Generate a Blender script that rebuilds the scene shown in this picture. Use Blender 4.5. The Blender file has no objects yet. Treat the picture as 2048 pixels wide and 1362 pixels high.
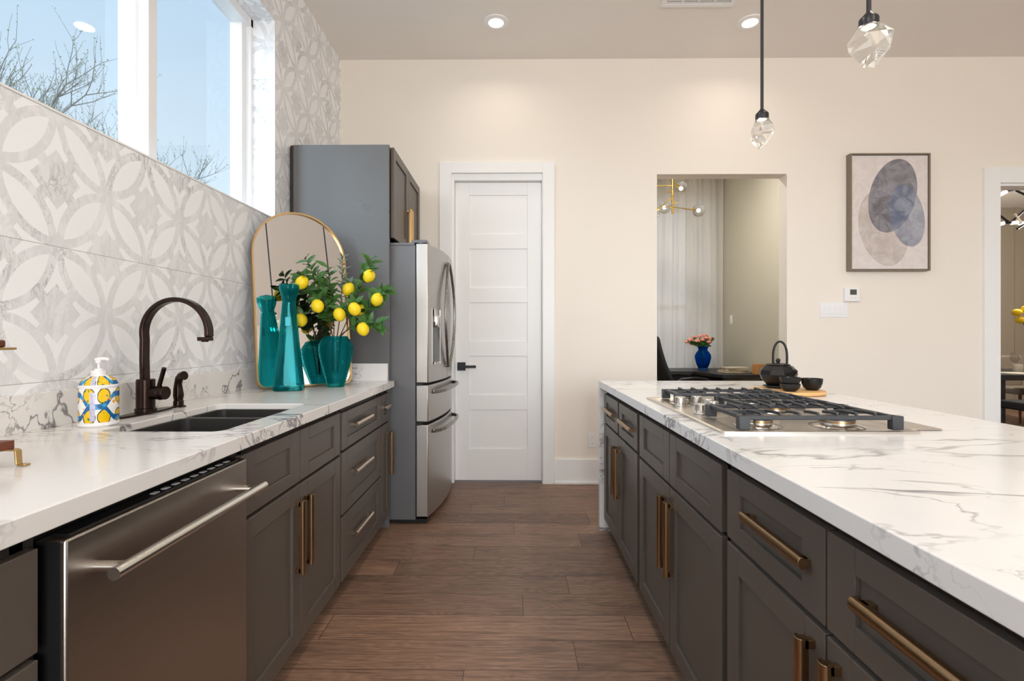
import bpy, bmesh, math, random
from mathutils import Vector, Matrix, Quaternion

S = bpy.context.scene
C = S.collection
PI = math.pi
random.seed(7)

# ------------------------------------------------------------------ camera
cam_d = bpy.data.cameras.new('camera')
cam_d.sensor_fit = 'HORIZONTAL'; cam_d.sensor_width = 36.0
cam_d.lens = 36.0 * 1000.0 / 2048.0
cam_d.shift_x = 5.0 / 2048.0
cam_d.shift_y = -7.0 / 2048.0
cam_d.clip_start = 0.02
cam = bpy.data.objects.new('camera', cam_d); C.objects.link(cam)
cam.location = (0, 0, 1.2)
cam.rotation_euler = (PI / 2, 0, math.atan(0.009))
S.camera = cam

# ------------------------------------------------------------------ world, exposure, lights
S.view_settings.view_transform = 'Standard'
S.view_settings.look = 'None'
S.view_settings.gamma = 1.0
S.view_settings.use_curve_mapping = False
S.view_settings.exposure = 0.27
S.cycles.use_denoising = True
S.cycles.max_bounces = 12
S.cycles.diffuse_bounces = 6
S.cycles.glossy_bounces = 5
S.cycles.transmission_bounces = 12
S.cycles.transparent_max_bounces = 16
S.cycles.caustics_reflective = False
S.cycles.caustics_refractive = False
S.cycles.sample_clamp_indirect = 6.0

W = bpy.data.worlds.new('sky'); S.world = W; W.use_nodes = True
wn = W.node_tree.nodes; wl = W.node_tree.links; wn.clear()
wo = wn.new('ShaderNodeOutputWorld'); wb = wn.new('ShaderNodeBackground')
tc = wn.new('ShaderNodeTexCoord'); sp = wn.new('ShaderNodeSeparateXYZ'); rp = wn.new('ShaderNodeValToRGB')
wl.new(tc.outputs['Generated'], sp.inputs[0]); wl.new(sp.outputs['Z'], rp.inputs[0])
rp.color_ramp.elements[0].position = 0.0; rp.color_ramp.elements[0].color = (.34, .34, .32, 1)
rp.color_ramp.elements[1].position = 0.03; rp.color_ramp.elements[1].color = (.72, .82, .88, 1)
for p_, c_ in ((.25, (.62, .755, .865)), (.5, (.49, .655, .82)), (1.0, (.35, .53, .76))):
    e_ = rp.color_ramp.elements.new(p_); e_.color = c_ + (1,)
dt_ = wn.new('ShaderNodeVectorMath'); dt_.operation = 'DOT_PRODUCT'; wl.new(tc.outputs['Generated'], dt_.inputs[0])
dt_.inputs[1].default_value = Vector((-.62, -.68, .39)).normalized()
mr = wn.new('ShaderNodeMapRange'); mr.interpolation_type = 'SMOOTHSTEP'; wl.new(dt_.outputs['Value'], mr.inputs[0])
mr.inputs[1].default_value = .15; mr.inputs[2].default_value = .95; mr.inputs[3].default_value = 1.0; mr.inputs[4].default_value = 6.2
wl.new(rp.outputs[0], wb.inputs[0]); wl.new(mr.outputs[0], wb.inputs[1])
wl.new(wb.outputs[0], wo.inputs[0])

def area(name, loc, rot, sx, sy, power, col, shape='RECTANGLE', spread=PI):
    l = bpy.data.lights.new(name, 'AREA'); l.shape = shape; l.size = sx
    if shape in ('RECTANGLE', 'ELLIPSE'): l.size_y = sy
    l.energy = power; l.color = col; l.spread = spread
    o = bpy.data.objects.new(name, l); C.objects.link(o); o.location = loc; o.rotation_euler = rot
    return o

WARM = (1.0, .91, .80)
# fill lamps added out of view, behind the camera and on the far side
area('rear_fill', (.95, -3.85, 1.75), (PI / 2 + .5, 0, 0), 2.2, 2.4, 150, (1.0, .975, .95))
area('side_fill', (5.35, 0.2, 1.7), (0, PI / 2, 0), 2.0, 3.0, 9, (1.0, .93, .84))
CANS = [(-.13, 3.614), (1.706, 3.63), (-.13, 1.75), (1.706, 1.75), 
        (-.13, -.1), (1.706, -.1), (-.13, -2.0), (1.706, -2.0)]  # cans after the first two are out of view, added to light the room
ZC = 3.478
for x, y in CANS:
    area('can_or_fill_lamp', (x, y, ZC - .022), (0, 0, 0), .12, .12, 1.6 if y > 3 else 4.5, WARM, 'DISK', 2.6)

# ------------------------------------------------------------------ helpers
ORG = {}
def tag(o, label=None, cat=None, group=None, kind=None):
    if label: o['label'] = label
    if cat: o['category'] = cat
    if group: o['group'] = group
    if kind: o['kind'] = kind
    return o

def thing(name, loc, label=None, cat=None, group=None, kind=None, rz=0):
    o = bpy.data.objects.new(name, None); C.objects.link(o)
    o.empty_display_size = .05
    o.location = loc; o.rotation_euler = (0, 0, rz)
    ORG[o.name] = Vector(loc) if rz == 0 else None
    return tag(o, label, cat, group, kind)

class MB:
    """collects shapes in world coordinates (or local ones when the parent is rotated)"""
    def __init__(s): s.bm = bmesh.new()
    def box(s, x0, x1, y0, y1, z0, z1):
        v = [s.bm.verts.new(p) for p in ((x0, y0, z0), (x1, y0, z0), (x1, y1, z0), (x0, y1, z0), (x0, y0, z1), (x1, y0, z1), (x1, y1, z1), (x0, y1, z1))]
        for f in ((0, 3, 2, 1), (4, 5, 6, 7), (0, 1, 5, 4), (1, 2, 6, 5), (2, 3, 7, 6), (3, 0, 4, 7)):
            s.bm.faces.new([v[i] for i in f])
        return s
    def grid(s, rows, close_u=False, caps=False):
        vs = [[s.bm.verts.new(p) for p in r] for r in rows]
        n = len(vs[0])
        for i in range(len(vs) - 1):
            for j in range(n if close_u else n - 1):
                k = (j + 1) % n
                s.bm.faces.new((vs[i][j], vs[i][k], vs[i + 1][k], vs[i + 1][j]))
        if caps:
            s.bm.faces.new(list(reversed(vs[0]))); s.bm.faces.new(vs[-1])
        return s
    def lathe(s, cx, cy, prof, n=32, cap=True, rot=0.0, axis='z'):
        """prof: list of (r, z); r=0 ends allowed"""
        rows = []
        for r, z in prof:
            rr = max(r, 1e-5)
            rows.append([Vector((cx + rr * math.cos(2 * PI * k / n + rot), cy + rr * math.sin(2 * PI * k / n + rot), z)) for k in range(n)])
        return s.grid(rows, True, cap)
    def cyl(s, p0, p1, r0, r1=None, n=20, caps=True):
        if r1 is None: r1 = r0
        p0, p1 = Vector(p0), Vector(p1); d = (p1 - p0).normalized()
        a = d.orthogonal().normalized(); b = d.cross(a)
        rows = []
        for p, r in ((p0, r0), (p1, r1)):
            rows.append([p + (a * math.cos(2 * PI * k / n) + b * math.sin(2 * PI * k / n)) * r for k in range(n)])
        return s.grid(rows, True, caps)
    def tube(s, pts, r, n=12, caps=True):
        """round tube along points; r number or list"""
        pts = [Vector(p) for p in pts]; N = len(pts)
        rs = r if isinstance(r, (list, tuple)) else [r] * N
        t0 = (pts[1] - pts[0]).normalized(); a = t0.orthogonal().normalized()
        rows = []
        for i, p in enumerate(pts):
            t = (pts[min(i + 1, N - 1)] - pts[max(i - 1, 0)]).normalized()
            a = (a - t * a.dot(t)).normalized(); b = t.cross(a)
            rows.append([p + (a * math.cos(2 * PI * k / n) + b * math.sin(2 * PI * k / n)) * rs[i] for k in range(n)])
        return s.grid(rows, True, caps)
    def strip(s, pts, side, w, t):
        """flat bar along points: width w along vector side, thickness t"""
        pts = [Vector(p) for p in pts]; side = Vector(side).normalized(); N = len(pts); rows = []
        for i, p in enumerate(pts):
            d = (pts[min(i + 1, N - 1)] - pts[max(i - 1, 0)]).normalized()
            n_ = d.cross(side).normalized()
            rows.append([p + side * w / 2 + n_ * t / 2, p - side * w / 2 + n_ * t / 2, p - side * w / 2 - n_ * t / 2, p + side * w / 2 - n_ * t / 2])
        return s.grid(rows, True, True)
    def bar(s, p0, p1, w, h):
        """straight bar with square ends, w horizontal, h vertical"""
        p0, p1 = Vector(p0), Vector(p1); d = (p1 - p0).normalized()
        up = Vector((0, 0, 1)) if abs(d.z) < .9 else Vector((0, 1, 0))
        a = d.cross(up).normalized(); b = a.cross(d).normalized(); rows = []
        for p in (p0, p1):
            rows.append([p + a * w / 2 + b * h / 2, p - a * w / 2 + b * h / 2, p - a * w / 2 - b * h / 2, p + a * w / 2 - b * h / 2])
        return s.grid(rows, True, True)
    def prism(s, poly, z0, z1):
        rows = [[Vector((x, y, z)) for x, y in poly] for z in (z0, z1)]
        return s.grid(rows, True, True)
    def sphere(s, c, r, n=20, m=12, sc=(1, 1, 1), q=None):
        c = Vector(c); rows = []
        for i in range(m + 1):
            th = PI * i / m; row = []
            for k in range(n):
                ph = 2 * PI * k / n
                st = max(math.sin(th), 1e-4)
                v = Vector((r * sc[0] * st * math.cos(ph), r * sc[1] * st * math.sin(ph), -r * sc[2] * math.cos(th)))
                if q: v = q @ v
                row.append(c + v)
            rows.append(row)
        return s.grid(rows, True, True)
    def build(s, name, mat, parent=None, smooth=35, bevel=0, seg=2, local=False, weld=False):
        bm = s.bm
        if weld: bmesh.ops.remove_doubles(bm, verts=bm.verts, dist=1e-5)
        org = None
        if parent is not None and not local:
            org = ORG.get(parent.name)
            if org is not None: bmesh.ops.translate(bm, verts=bm.verts, vec=-org)
        bmesh.ops.recalc_face_normals(bm, faces=bm.faces)
        me = bpy.data.meshes.new(name); bm.to_mesh(me); bm.free()
        if isinstance(mat, (list, tuple)):
            for m_ in mat: me.materials.append(m_)
        elif mat: me.materials.append(mat)
        if smooth:
            for p in me.polygons: p.use_smooth = True
            me.set_sharp_from_angle(angle=math.radians(smooth))
        o = bpy.data.objects.new(name, me); C.objects.link(o)
        if parent is not None: o.parent = parent
        ORG[o.name] = org
        if bevel:
            b = o.modifiers.new('edge', 'BEVEL'); b.width = bevel; b.segments = seg
            b.limit_method = 'ANGLE'; b.angle_limit = math.radians(40); b.harden_normals = False
        return o

def copy_tree(o, parent=None):
    c = o.copy(); C.objects.link(c)
    if parent is not None: c.parent = parent
    for ch in list(o.children): copy_tree(ch, c)
    return c

# ------------------------------------------------------------------ materials
class NT:
    def __init__(s, name):
        s.m = bpy.data.materials.new(name); s.m.use_nodes = True
        s.t = s.m.node_tree; s.t.nodes.clear()
        s.out = s.t.nodes.new('ShaderNodeOutputMaterial')
    def n(s, typ, **kw):
        nd = s.t.nodes.new(typ)
        for k, v in kw.items(): setattr(nd, k, v)
        return nd
    def link(s, a, b): s.t.links.new(a, b)
    def put(s, sock, v):
        if v is None: return
        if hasattr(v, 'is_linked'): s.link(v, sock)
        else:
            if isinstance(v, tuple) and len(v) == 3 and len(sock.default_value) == 4: v = v + (1,)
            sock.default_value = v
    def math(s, op, a, b=None, c=None, clamp=False):
        nd = s.n('ShaderNodeMath', operation=op, use_clamp=clamp)
        s.put(nd.inputs[0], a); s.put(nd.inputs[1], b); s.put(nd.inputs[2], c)
        return nd.outputs[0]
    def mix(s, f, a, b, mode='MIX'):
        nd = s.n('ShaderNodeMix', data_type='RGBA', blend_type=mode)
        s.put(nd.inputs[0], f); s.put(nd.inputs[6], a); s.put(nd.inputs[7], b)
        return nd.outputs[2]
    def coord(s, which='Object'): return s.n('ShaderNodeTexCoord').outputs[which]
    def mapping(s, v, scale=(1, 1, 1), rot=(0, 0, 0), loc=(0, 0, 0)):
        nd = s.n('ShaderNodeMapping'); s.link(v, nd.inputs[0])
        nd.inputs['Scale'].default_value = scale; nd.inputs['Rotation'].default_value = rot; nd.inputs['Location'].default_value = loc
        return nd.outputs[0]
    def sep(s, v):
        nd = s.n('ShaderNodeSeparateXYZ'); s.link(v, nd.inputs[0]); return nd.outputs
    def comb(s, x, y, z):
        nd = s.n('ShaderNodeCombineXYZ'); s.put(nd.inputs[0], x); s.put(nd.inputs[1], y); s.put(nd.inputs[2], z); return nd.outputs[0]
    def noise(s, v, scale, detail=3, rough=.5, dist=0, out='Fac'):
        nd = s.n('ShaderNodeTexNoise'); s.link(v, nd.inputs['Vector'])
        nd.inputs['Scale'].default_value = scale; nd.inputs['Detail'].default_value = detail
        nd.inputs['Roughness'].default_value = rough; nd.inputs['Distortion'].default_value = dist
        return nd.outputs[out]
    def white(s, v, dims='3D', out='Value'):
        nd = s.n('ShaderNodeTexWhiteNoise', noise_dimensions=dims)
        s.put(nd.inputs['W'] if dims == '1D' else nd.inputs['Vector'], v); return nd.outputs[out]
    def ramp(s, f, stops, interp='LINEAR'):
        nd = s.n('ShaderNodeValToRGB'); s.link(f, nd.inputs[0]); r = nd.color_ramp; r.interpolation = interp
        def c4(c): return (c, c, c, 1) if not isinstance(c, tuple) else c + (1,)
        r.elements[0].position, r.elements[0].color = stops[0][0], c4(stops[0][1])
        r.elements[1].position, r.elements[1].color = stops[-1][0], c4(stops[-1][1])
        for p, c in stops[1:-1]: r.elements.new(p).color = c4(c)
        return nd.outputs[0]
    def step(s, v, lo, hi):
        nd = s.n('ShaderNodeMapRange', interpolation_type='SMOOTHSTEP'); s.put(nd.inputs[0], v)
        nd.inputs[1].default_value = lo; nd.inputs[2].default_value = hi; return nd.outputs[0]
    def bump(s, h, strength=.2, dist=.01):
        nd = s.n('ShaderNodeBump'); s.link(h, nd.inputs['Height'])
        nd.inputs['Strength'].default_value = strength; nd.inputs['Distance'].default_value = dist; return nd.outputs[0]
    def pbr(s, col, rough=.5, metal=0, normal=None, spec=.5, trans=0, ior=1.45, coat=0, emit=None, estr=0, aniso=0, sheen=0):
        p = s.n('ShaderNodeBsdfPrincipled')
        s.put(p.inputs['Base Color'], col); s.put(p.inputs['Roughness'], rough); s.put(p.inputs['Metallic'], metal)
        s.put(p.inputs['Specular IOR Level'], spec); s.put(p.inputs['Transmission Weight'], trans); s.put(p.inputs['IOR'], ior)
        s.put(p.inputs['Coat Weight'], coat); s.put(p.inputs['Sheen Weight'], sheen)
        if aniso: p.inputs['Anisotropic'].default_value = aniso
        if normal: s.link(normal, p.inputs['Normal'])
        if emit: s.put(p.inputs['Emission Color'], emit); p.inputs['Emission Strength'].default_value = estr
        s.link(p.outputs[0], s.out.inputs[0]); return s.m

def srgb(r, g, b):
    return tuple((c / 255 / 12.92) if c / 255 <= .04045 else ((c / 255 + .055) / 1.055) ** 2.4 for c in (r, g, b))

def plain(name, col, rough=.5, metal=0, var=.05, scale=8, rvar=.06, spec=.5, bump=0, bscale=60, **kw):
    t = NT(name); v = t.coord()
    f = t.noise(v, scale, 3)
    a = tuple(max(0, c * (1 - var)) for c in col); b = tuple(min(1, c * (1 + var)) for c in col)
    r = t.math('ADD', t.math('MULTIPLY', t.math('SUBTRACT', f, .5), rvar * 2), rough)
    nrm = t.bump(t.noise(v, bscale, 2), bump, .002) if bump else None
    return t.pbr(t.mix(f, a, b), r, metal, nrm, spec, **kw)

def brushed(name, col, rough, axis, var=.06, aniso=.4):
    t = NT(name); v = t.coord()
    sc = [220, 220, 220]; sc[axis] = 1.2
    f = t.noise(t.mapping(v, tuple(sc)), 1.0, 2)
    f2 = t.noise(v, 3.0, 2)
    a = tuple(c * (1 - var) for c in col); b = tuple(min(1, c * (1 + var)) for c in col)
    r = t.math('ADD', t.math('ADD', t.math('MULTIPLY', t.math('SUBTRACT', f, .5), .10), t.math('MULTIPLY', t.math('SUBTRACT', f2, .5), .08)), rough)
    return t.pbr(t.mix(f, a, b), r, 1.0, t.bump(f, .03, .001))

def emitter(name, col, strength):
    t = NT(name); v = t.coord()
    e = t.n('ShaderNodeEmission'); t.put(e.inputs[0], col); e.inputs[1].default_value = strength
    t.link(e.outputs[0], t.out.inputs[0]); return t.m

def marble_mat():
    t = NT('veined_white_quartz'); v = t.coord()
    warp = t.noise(v, 1.6, 4, .55, out='Color')
    w2 = t.n('ShaderNodeVectorMath', operation='MULTIPLY_ADD'); t.link(warp, w2.inputs[0])
    w2.inputs[1].default_value = (.55, .55, .55); t.link(v, w2.inputs[2]); vv = w2.outputs[0]
    def vein(scale, width, seed, rot, st=(1, 1, 1)):
        m = t.mapping(v, st, rot, seed)
        n1 = t.noise(m, scale, 5, .55, .5)
        return t.math('SUBTRACT', 1.0, t.step(t.math('ABSOLUTE', t.math('SUBTRACT', n1, .5)), 0.0, width))
    a = vein(2.2, .012, (3.1, 1.7, 0), (0, 0, .35), (.28, 1.25, 1))
    b = vein(4.5, .013, (7.3, 9.1, 2), (0, 0, -.25), (.4, 1.2, 1))
    c = vein(7.0, .013, (1.3, 4.1, 5), (.3, .2, .9))
    mA = t.step(t.noise(t.mapping(v, loc=(2, 5, 1)), 1.9, 2), .40, .58)
    mB = t.step(t.noise(t.mapping(v, loc=(9, 2, 4)), 2.3, 2), .46, .60)
    mC = t.step(t.noise(t.mapping(v, loc=(4, 8, 7)), 1.8, 2), .55, .67)
    tot = t.math('MAXIMUM', t.math('MULTIPLY', a, mA), t.math('MAXIMUM', t.math('MULTIPLY', t.math('MULTIPLY', b, mB), .75), t.math('MULTIPLY', t.math('MULTIPLY', c, mC), .8)))
    cloud = t.step(t.noise(vv, 2.0, 4), .55, .85)
    base = t.mix(t.math('MULTIPLY', cloud, .35), srgb(234, 232, 230), srgb(205, 203, 204))
    col = t.mix(t.math('MULTIPLY', tot, .85), base, srgb(112, 108, 112))
    return t.pbr(col, .16, 0, None, .5)

def tile_mat():
    W_, H_ = .382, .418; Y0, Z0 = 1.738, 1.482
    t = NT('inlaid_marble_tile'); v = t.coord(); x, y, z = t.sep(v)
    g = t.n('ShaderNodeNewGeometry'); nx, ny, nz = t.sep(g.outputs['True Normal'])
    fy = t.math('GREATER_THAN', t.math('ABSOLUTE', ny), .5); fz = t.math('GREATER_THAN', t.math('ABSOLUTE', nz), .5)
    def sel(f, a, b): return t.math('ADD', t.math('MULTIPLY', f, a), t.math('MULTIPLY', t.math('SUBTRACT', 1.0, f), b))
    u = t.math('DIVIDE', t.math('SUBTRACT', sel(fy, t.math('ADD', x, 3.2), y), Y0), W_)
    w = t.math('DIVIDE', t.math('SUBTRACT', sel(fz, t.math('ADD', x, 3.0), z), Z0), H_)
    def cell(q): return t.math('ABSOLUTE', t.math('SUBTRACT', q, t.math('ROUND', q)))
    a = cell(t.math('ADD', u, w)); b = cell(t.math('SUBTRACT', u, w))
    def arc(a_, b_):
        return t.math('SUBTRACT', t.math('SQRT', t.math('ADD', t.math('POWER', a_, 2.0), t.math('POWER', t.math('SUBTRACT', 1.0, b_), 2.0))), .7071)
    m = t.math('MINIMUM', arc(a, b), arc(b, a)); mn = t.math('MINIMUM', a, b)
    lens = t.step(m, -.082, -.088)
    chev = t.math('MULTIPLY', t.math('MULTIPLY', t.step(m, .010, .016), t.step(t.math('MAXIMUM', a, b), .220, .226)), t.step(mn, .062, .068))
    inlay = t.math('MAXIMUM', lens, chev)
    # each slab is cut from a different piece of stone
    tid = t.comb(t.math('FLOOR', u), t.math('FLOOR', w), 0.0)
    off = t.n('ShaderNodeVectorMath', operation='MULTIPLY_ADD'); t.link(t.white(tid, out='Color'), off.inputs[0]); off.inputs[1].default_value = (3, 3, 3); t.link(v, off.inputs[2])
    sv = off.outputs[0]
    m1 = t.mapping(sv, (1, 1.5, .7), (.45, 0, 0))
    n1 = t.noise(m1, 7, 6, .65, 1.2)
    n2 = t.noise(m1, 22, 4, .6, .8)
    vein = t.math('SUBTRACT', 1.0, t.step(t.math('ABSOLUTE', t.math('SUBTRACT', n1, .5)), 0.0, .10))
    vein2 = t.math('SUBTRACT', 1.0, t.step(t.math('ABSOLUTE', t.math('SUBTRACT', n2, .5)), 0.0, .05))
    msk = t.step(t.noise(sv, 4, 2), .45, .75)
    grey = t.mix(n1, srgb(244, 246, 249), srgb(233, 235, 238))
    grey = t.mix(t.math('MULTIPLY', vein, .30), grey, srgb(198, 198, 201))
    grey = t.mix(t.math('MULTIPLY', t.math('MULTIPLY', vein2, msk), .7), grey, srgb(146, 146, 150))
    white = t.mix(t.math('MULTIPLY', vein, .12), srgb(249, 251, 254), srgb(236, 238, 241))
    col = t.mix(inlay, grey, white)
    def edge(q, k): return t.math('MULTIPLY', t.math('ABSOLUTE', t.math('SUBTRACT', q, t.math('ROUND', q))), k)
    gv = t.step(edge(u, W_), .0014, .0008); gh = t.step(edge(w, H_), .0013, .0007)
    col = t.mix(t.math('MULTIPLY', gv, .7), col, srgb(240, 238, 236))
    col = t.mix(t.math('MULTIPLY', gh, .75), col, srgb(140, 135, 132))
    return t.pbr(col, t.math('ADD', .22, t.math('MULTIPLY', inlay, .06)), 0, None, .45)

def floor_mat():
    RW, PL = .178, 1.25; YB = 1.80 - 3 * .178
    joints = [.35, .9, -.18, .233, .474, .04, .26, -.61, -.22, .39, 0.0, .49, -.30, -.07, -.42, .2, -.5, .1, .6, -.3]
    t = NT('brown_oak_planks'); v = t.coord(); x, y, z = t.sep(v)
    r = t.math('DIVIDE', t.math('SUBTRACT', y, YB), RW); row = t.math('FLOOR', r)
    K = len(joints)
    rk = t.math('DIVIDE', t.math('ADD', t.math('FLOORED_MODULO', row, float(K)), .5), float(K))
    jt = t.ramp(rk, [(i / K, ((j + .8) / 2.0)) for i, j in enumerate(joints)], 'CONSTANT')
    off = t.math('SUBTRACT', t.math('MULTIPLY', jt, 2.0), .8)
    c = t.math('DIVIDE', t.math('SUBTRACT', x, off), PL); col_i = t.math('FLOOR', c)
    pid = t.comb(row, col_i, 0.0)
    rnd = t.white(pid); rcol = t.white(pid, out='Color')
    o2 = t.n('ShaderNodeVectorMath', operation='MULTIPLY_ADD'); t.link(rcol, o2.inputs[0]); o2.inputs[1].default_value = (13, 13, 13); t.link(v, o2.inputs[2])
    pv = o2.outputs[0]
    warp = t.noise(t.mapping(pv, (1.5, 7, 1)), 1.6, 2, out='Fac')
    px, py, pz = t.sep(pv)
    # cathedral figure: rings of a stretched, warped distance field
    ring = t.math('SINE', t.math('MULTIPLY', t.math('ADD', t.math('MULTIPLY', py, 14.0), t.math('MULTIPLY', warp, 9.0)), 9.0))
    fine = t.noise(t.mapping(pv, (5, 160, 1)), 1.0, 4, .6)
    dark = t.step(t.noise(t.mapping(pv, (1.2, 5, 1)), 1.8, 4, .6), .50, .78)
    knot = t.step(t.noise(t.mapping(pv, (3.2, 9, 1)), 1.5, 2), .70, .80)
    base = t.mix(rnd, srgb(152, 118, 97), srgb(108, 84, 71))
    g = t.mix(t.math('MULTIPLY', t.math('ADD', t.math('MULTIPLY', ring, .5), .5), .22), base, srgb(188, 156, 130))
    g = t.mix(t.math('MULTIPLY', t.step(fine, .42, .68), .62), g, srgb(80, 62, 54))
    g = t.mix(t.math('MULTIPLY', dark, .72), g, srgb(82, 66, 59))
    g = t.mix(t.math('MULTIPLY', knot, .6), g, srgb(48, 38, 34))
    def ed(q, k): return t.math('MULTIPLY', t.math('ABSOLUTE', t.math('SUBTRACT', q, t.math('ROUND', q))), k)
    seam = t.math('MAXIMUM', t.step(ed(r, RW), .0017, .0008), t.step(ed(c, PL), .0019, .0009))
    g = t.mix(t.math('MULTIPLY', seam, .8), g, srgb(40, 31, 28))
    hgt = t.math('SUBTRACT', t.math('MULTIPLY', fine, .3), seam)
    return t.pbr(g, t.math('ADD', .36, t.math('MULTIPLY', fine, .14)), 0, t.bump(hgt, .12, .002), .4)

M = {}
M['wall'] = plain('cream_wall_paint', (.86, .80, .725), .75, var=.012, scale=2, bump=.05, bscale=180, spec=.25)
M['ceil'] = plain('ceiling_paint', (.86, .825, .78), .85, var=.012, scale=2, spec=.2)
M['white'] = plain('white_trim_paint', (.87, .87, .865), .4, var=.01, scale=3)
M['vinyl'] = plain('white_vinyl', (.88, .885, .89), .35, var=.01)
M['tile'] = tile_mat(); M['floor'] = floor_mat(); M['quartz'] = marble_mat()
M['cab'] = plain('taupe_cabinet_paint', srgb(92, 84, 77), .36, var=.03, scale=5, rvar=.04)
M['cabdark'] = plain('dark_cabinet_box', srgb(48, 42, 39), .5, var=.04)
M['panel'] = plain('grey_cabinet_side', srgb(104, 104, 104), .28, var=.02, scale=3, rvar=.03)
M['bronze'] = brushed('brushed_bronze', (.36, .235, .13), .30, 2)
M['bronze_pale'] = brushed('brushed_champagne_bronze', (.52, .42, .33), .30, 1)
M['gold'] = brushed('satin_gold', (.58, .39, .18), .36, 1)
M['brass'] = plain('brass', (.62, .44, .13), .28, 1.0, var=.05)
M['steel'] = brushed('brushed_stainless', (.50, .485, .465), .36, 2)
M['steel_dw'] = brushed('brushed_stainless_sheet', (.40, .365, .33), .33, 1)
M['steel_dark'] = brushed('dark_stainless', (.30, .30, .285), .28, 2)
M['steel_hi'] = brushed('polished_stainless', (.72, .70, .67), .20, 1)
M['steel_top'] = brushed('cooktop_stainless', (.66, .61, .55), .34, 0)
M['steel_knob'] = brushed('knob_stainless', (.66, .63, .60), .32, 2)
M['fridge_side'] = plain('grey_painted_steel', srgb(112, 113, 116), .35, .3, var=.03)
M['black'] = plain('black_plastic', (.012, .012, .013), .35, var=.1)
M['blackmetal'] = plain('black_metal', (.018, .018, .02), .35, .6, var=.1)
M['iron'] = plain('cast_iron', (.060, .062, .068), .42, .35, var=.12, scale=40, bump=.12, bscale=300)
M['teairon'] = plain('black_cast_iron_enamel', (.016, .015, .015), .33, .3, var=.15, scale=50, bump=.1, bscale=250)
M['orb'] = plain('oil_rubbed_bronze', (.036, .021, .017), .26, .85, var=.2, scale=20)
M['granite'] = plain('black_composite_sink', (.030, .029, .028), .42, var=.35, scale=180)
M['lemon'] = plain('lemon_peel', (.90, .66, .012), .42, var=.06, scale=12, bump=.25, bscale=90)
M['leaf'] = plain('dark_green_leaf', (.050, .140, .026), .38, var=.35, scale=15)
M['leaf2'] = plain('grey_green_leaf', (.115, .17, .105), .45, var=.25, scale=15)
M['twig'] = plain('brown_twig', (.11, .065, .04), .7, var=.2, scale=30)
M['wood'] = plain('pale_bamboo', srgb(226, 178, 118), .45, var=.06, scale=10)
M['wood2'] = plain('orange_oak', srgb(196, 140, 84), .5, var=.06, scale=10)
M['walnut'] = plain('reddish_walnut', srgb(104, 54, 34), .45, var=.15, scale=18)
M['lens'] = emitter('lamp_lens', (1.0, .93, .82), 3.0)
M['led'] = emitter('warm_led', (1.0, .90, .74), 6.0)
M['tube'] = emitter('glowing_tube', (1.0, .92, .8), 1.6)
M['bulb'] = emitter('filament_bulb', (1.0, .85, .58), 7.0)
M['rod'] = plain('gunmetal', (.06, .06, .066), .3, .9, var=.08)
M['paper'] = plain('cream_paper', srgb(205, 192, 165), .8, var=.08)
M['office'] = plain('olive_beige_paint', srgb(196, 192, 178), .8, var=.015, scale=2, spec=.2)
M['dining'] = plain('taupe_panel_paint', srgb(164, 154, 138), .8, var=.015, scale=2, spec=.2)
M['desk'] = plain('black_desk_laminate', (.018, .018, .02), .42, var=.1)
M['chairfab'] = plain('black_mesh_fabric', (.010, .010, .011), .7, var=.2, scale=60)
M['beigefab'] = plain('taupe_upholstery', srgb(128, 116, 102), .85, var=.08, scale=40)
M['rose'] = plain('peach_petals', (.78, .33, .24), .6, var=.25, scale=40)
M['yflower'] = plain('yellow_petals', (.80, .52, .01), .7, var=.2, scale=60, bump=.5, bscale=120)
M['cream'] = plain('cream_ceramic', srgb(214, 205, 190), .45, var=.03)
M['lcd'] = plain('grey_green_display', srgb(72, 72, 52), .25, var=.05)
M['bark'] = plain('grey_bark', srgb(140, 136, 128), .85, var=.15)
M['bud'] = plain('pale_green_buds', srgb(140, 148, 118), .8, var=.2)
M['bounce_ground'] = plain('pale_bounce_ground', srgb(176, 172, 164), .9, var=.2, scale=3)  # unseen ground outside, made pale to bounce light up to the ceiling
M['sticker'] = plain('cyan_sticker', (.05, .55, .68), .5, var=.03)
M['white_pl'] = plain('white_plastic', (.85, .85, .86), .35, var=.01)

def mirror_mat():
    t = NT('mirror_silver'); v = t.coord()
    return t.pbr((.80, .79, .77), t.math('MULTIPLY', t.noise(v, 3), .004), 1.0)
M['mirror'] = mirror_mat()

def pane_mat():
    t = NT('window_glass'); v = t.coord()
    fr = t.n('ShaderNodeFresnel'); fr.inputs[0].default_value = 1.5
    g = t.n('ShaderNodeBsdfGlossy'); g.inputs['Roughness'].default_value = 0.0
    tr = t.n('ShaderNodeBsdfTransparent'); t.put(tr.inputs[0], t.mix(t.noise(v, .5), (.955, .97, .975), (.965, .975, .98)))
    mx = t.n('ShaderNodeMixShader'); ge = t.n('ShaderNodeNewGeometry'); t.link(t.math('MULTIPLY', fr.outputs[0], t.math('SUBTRACT', 1.0, ge.outputs['Backfacing'])), mx.inputs[0]); t.link(tr.outputs[0], mx.inputs[1]); t.link(g.outputs[0], mx.inputs[2])
    t.link(mx.outputs[0], t.out.inputs[0]); return t.m
M['pane'] = pane_mat()

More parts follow.
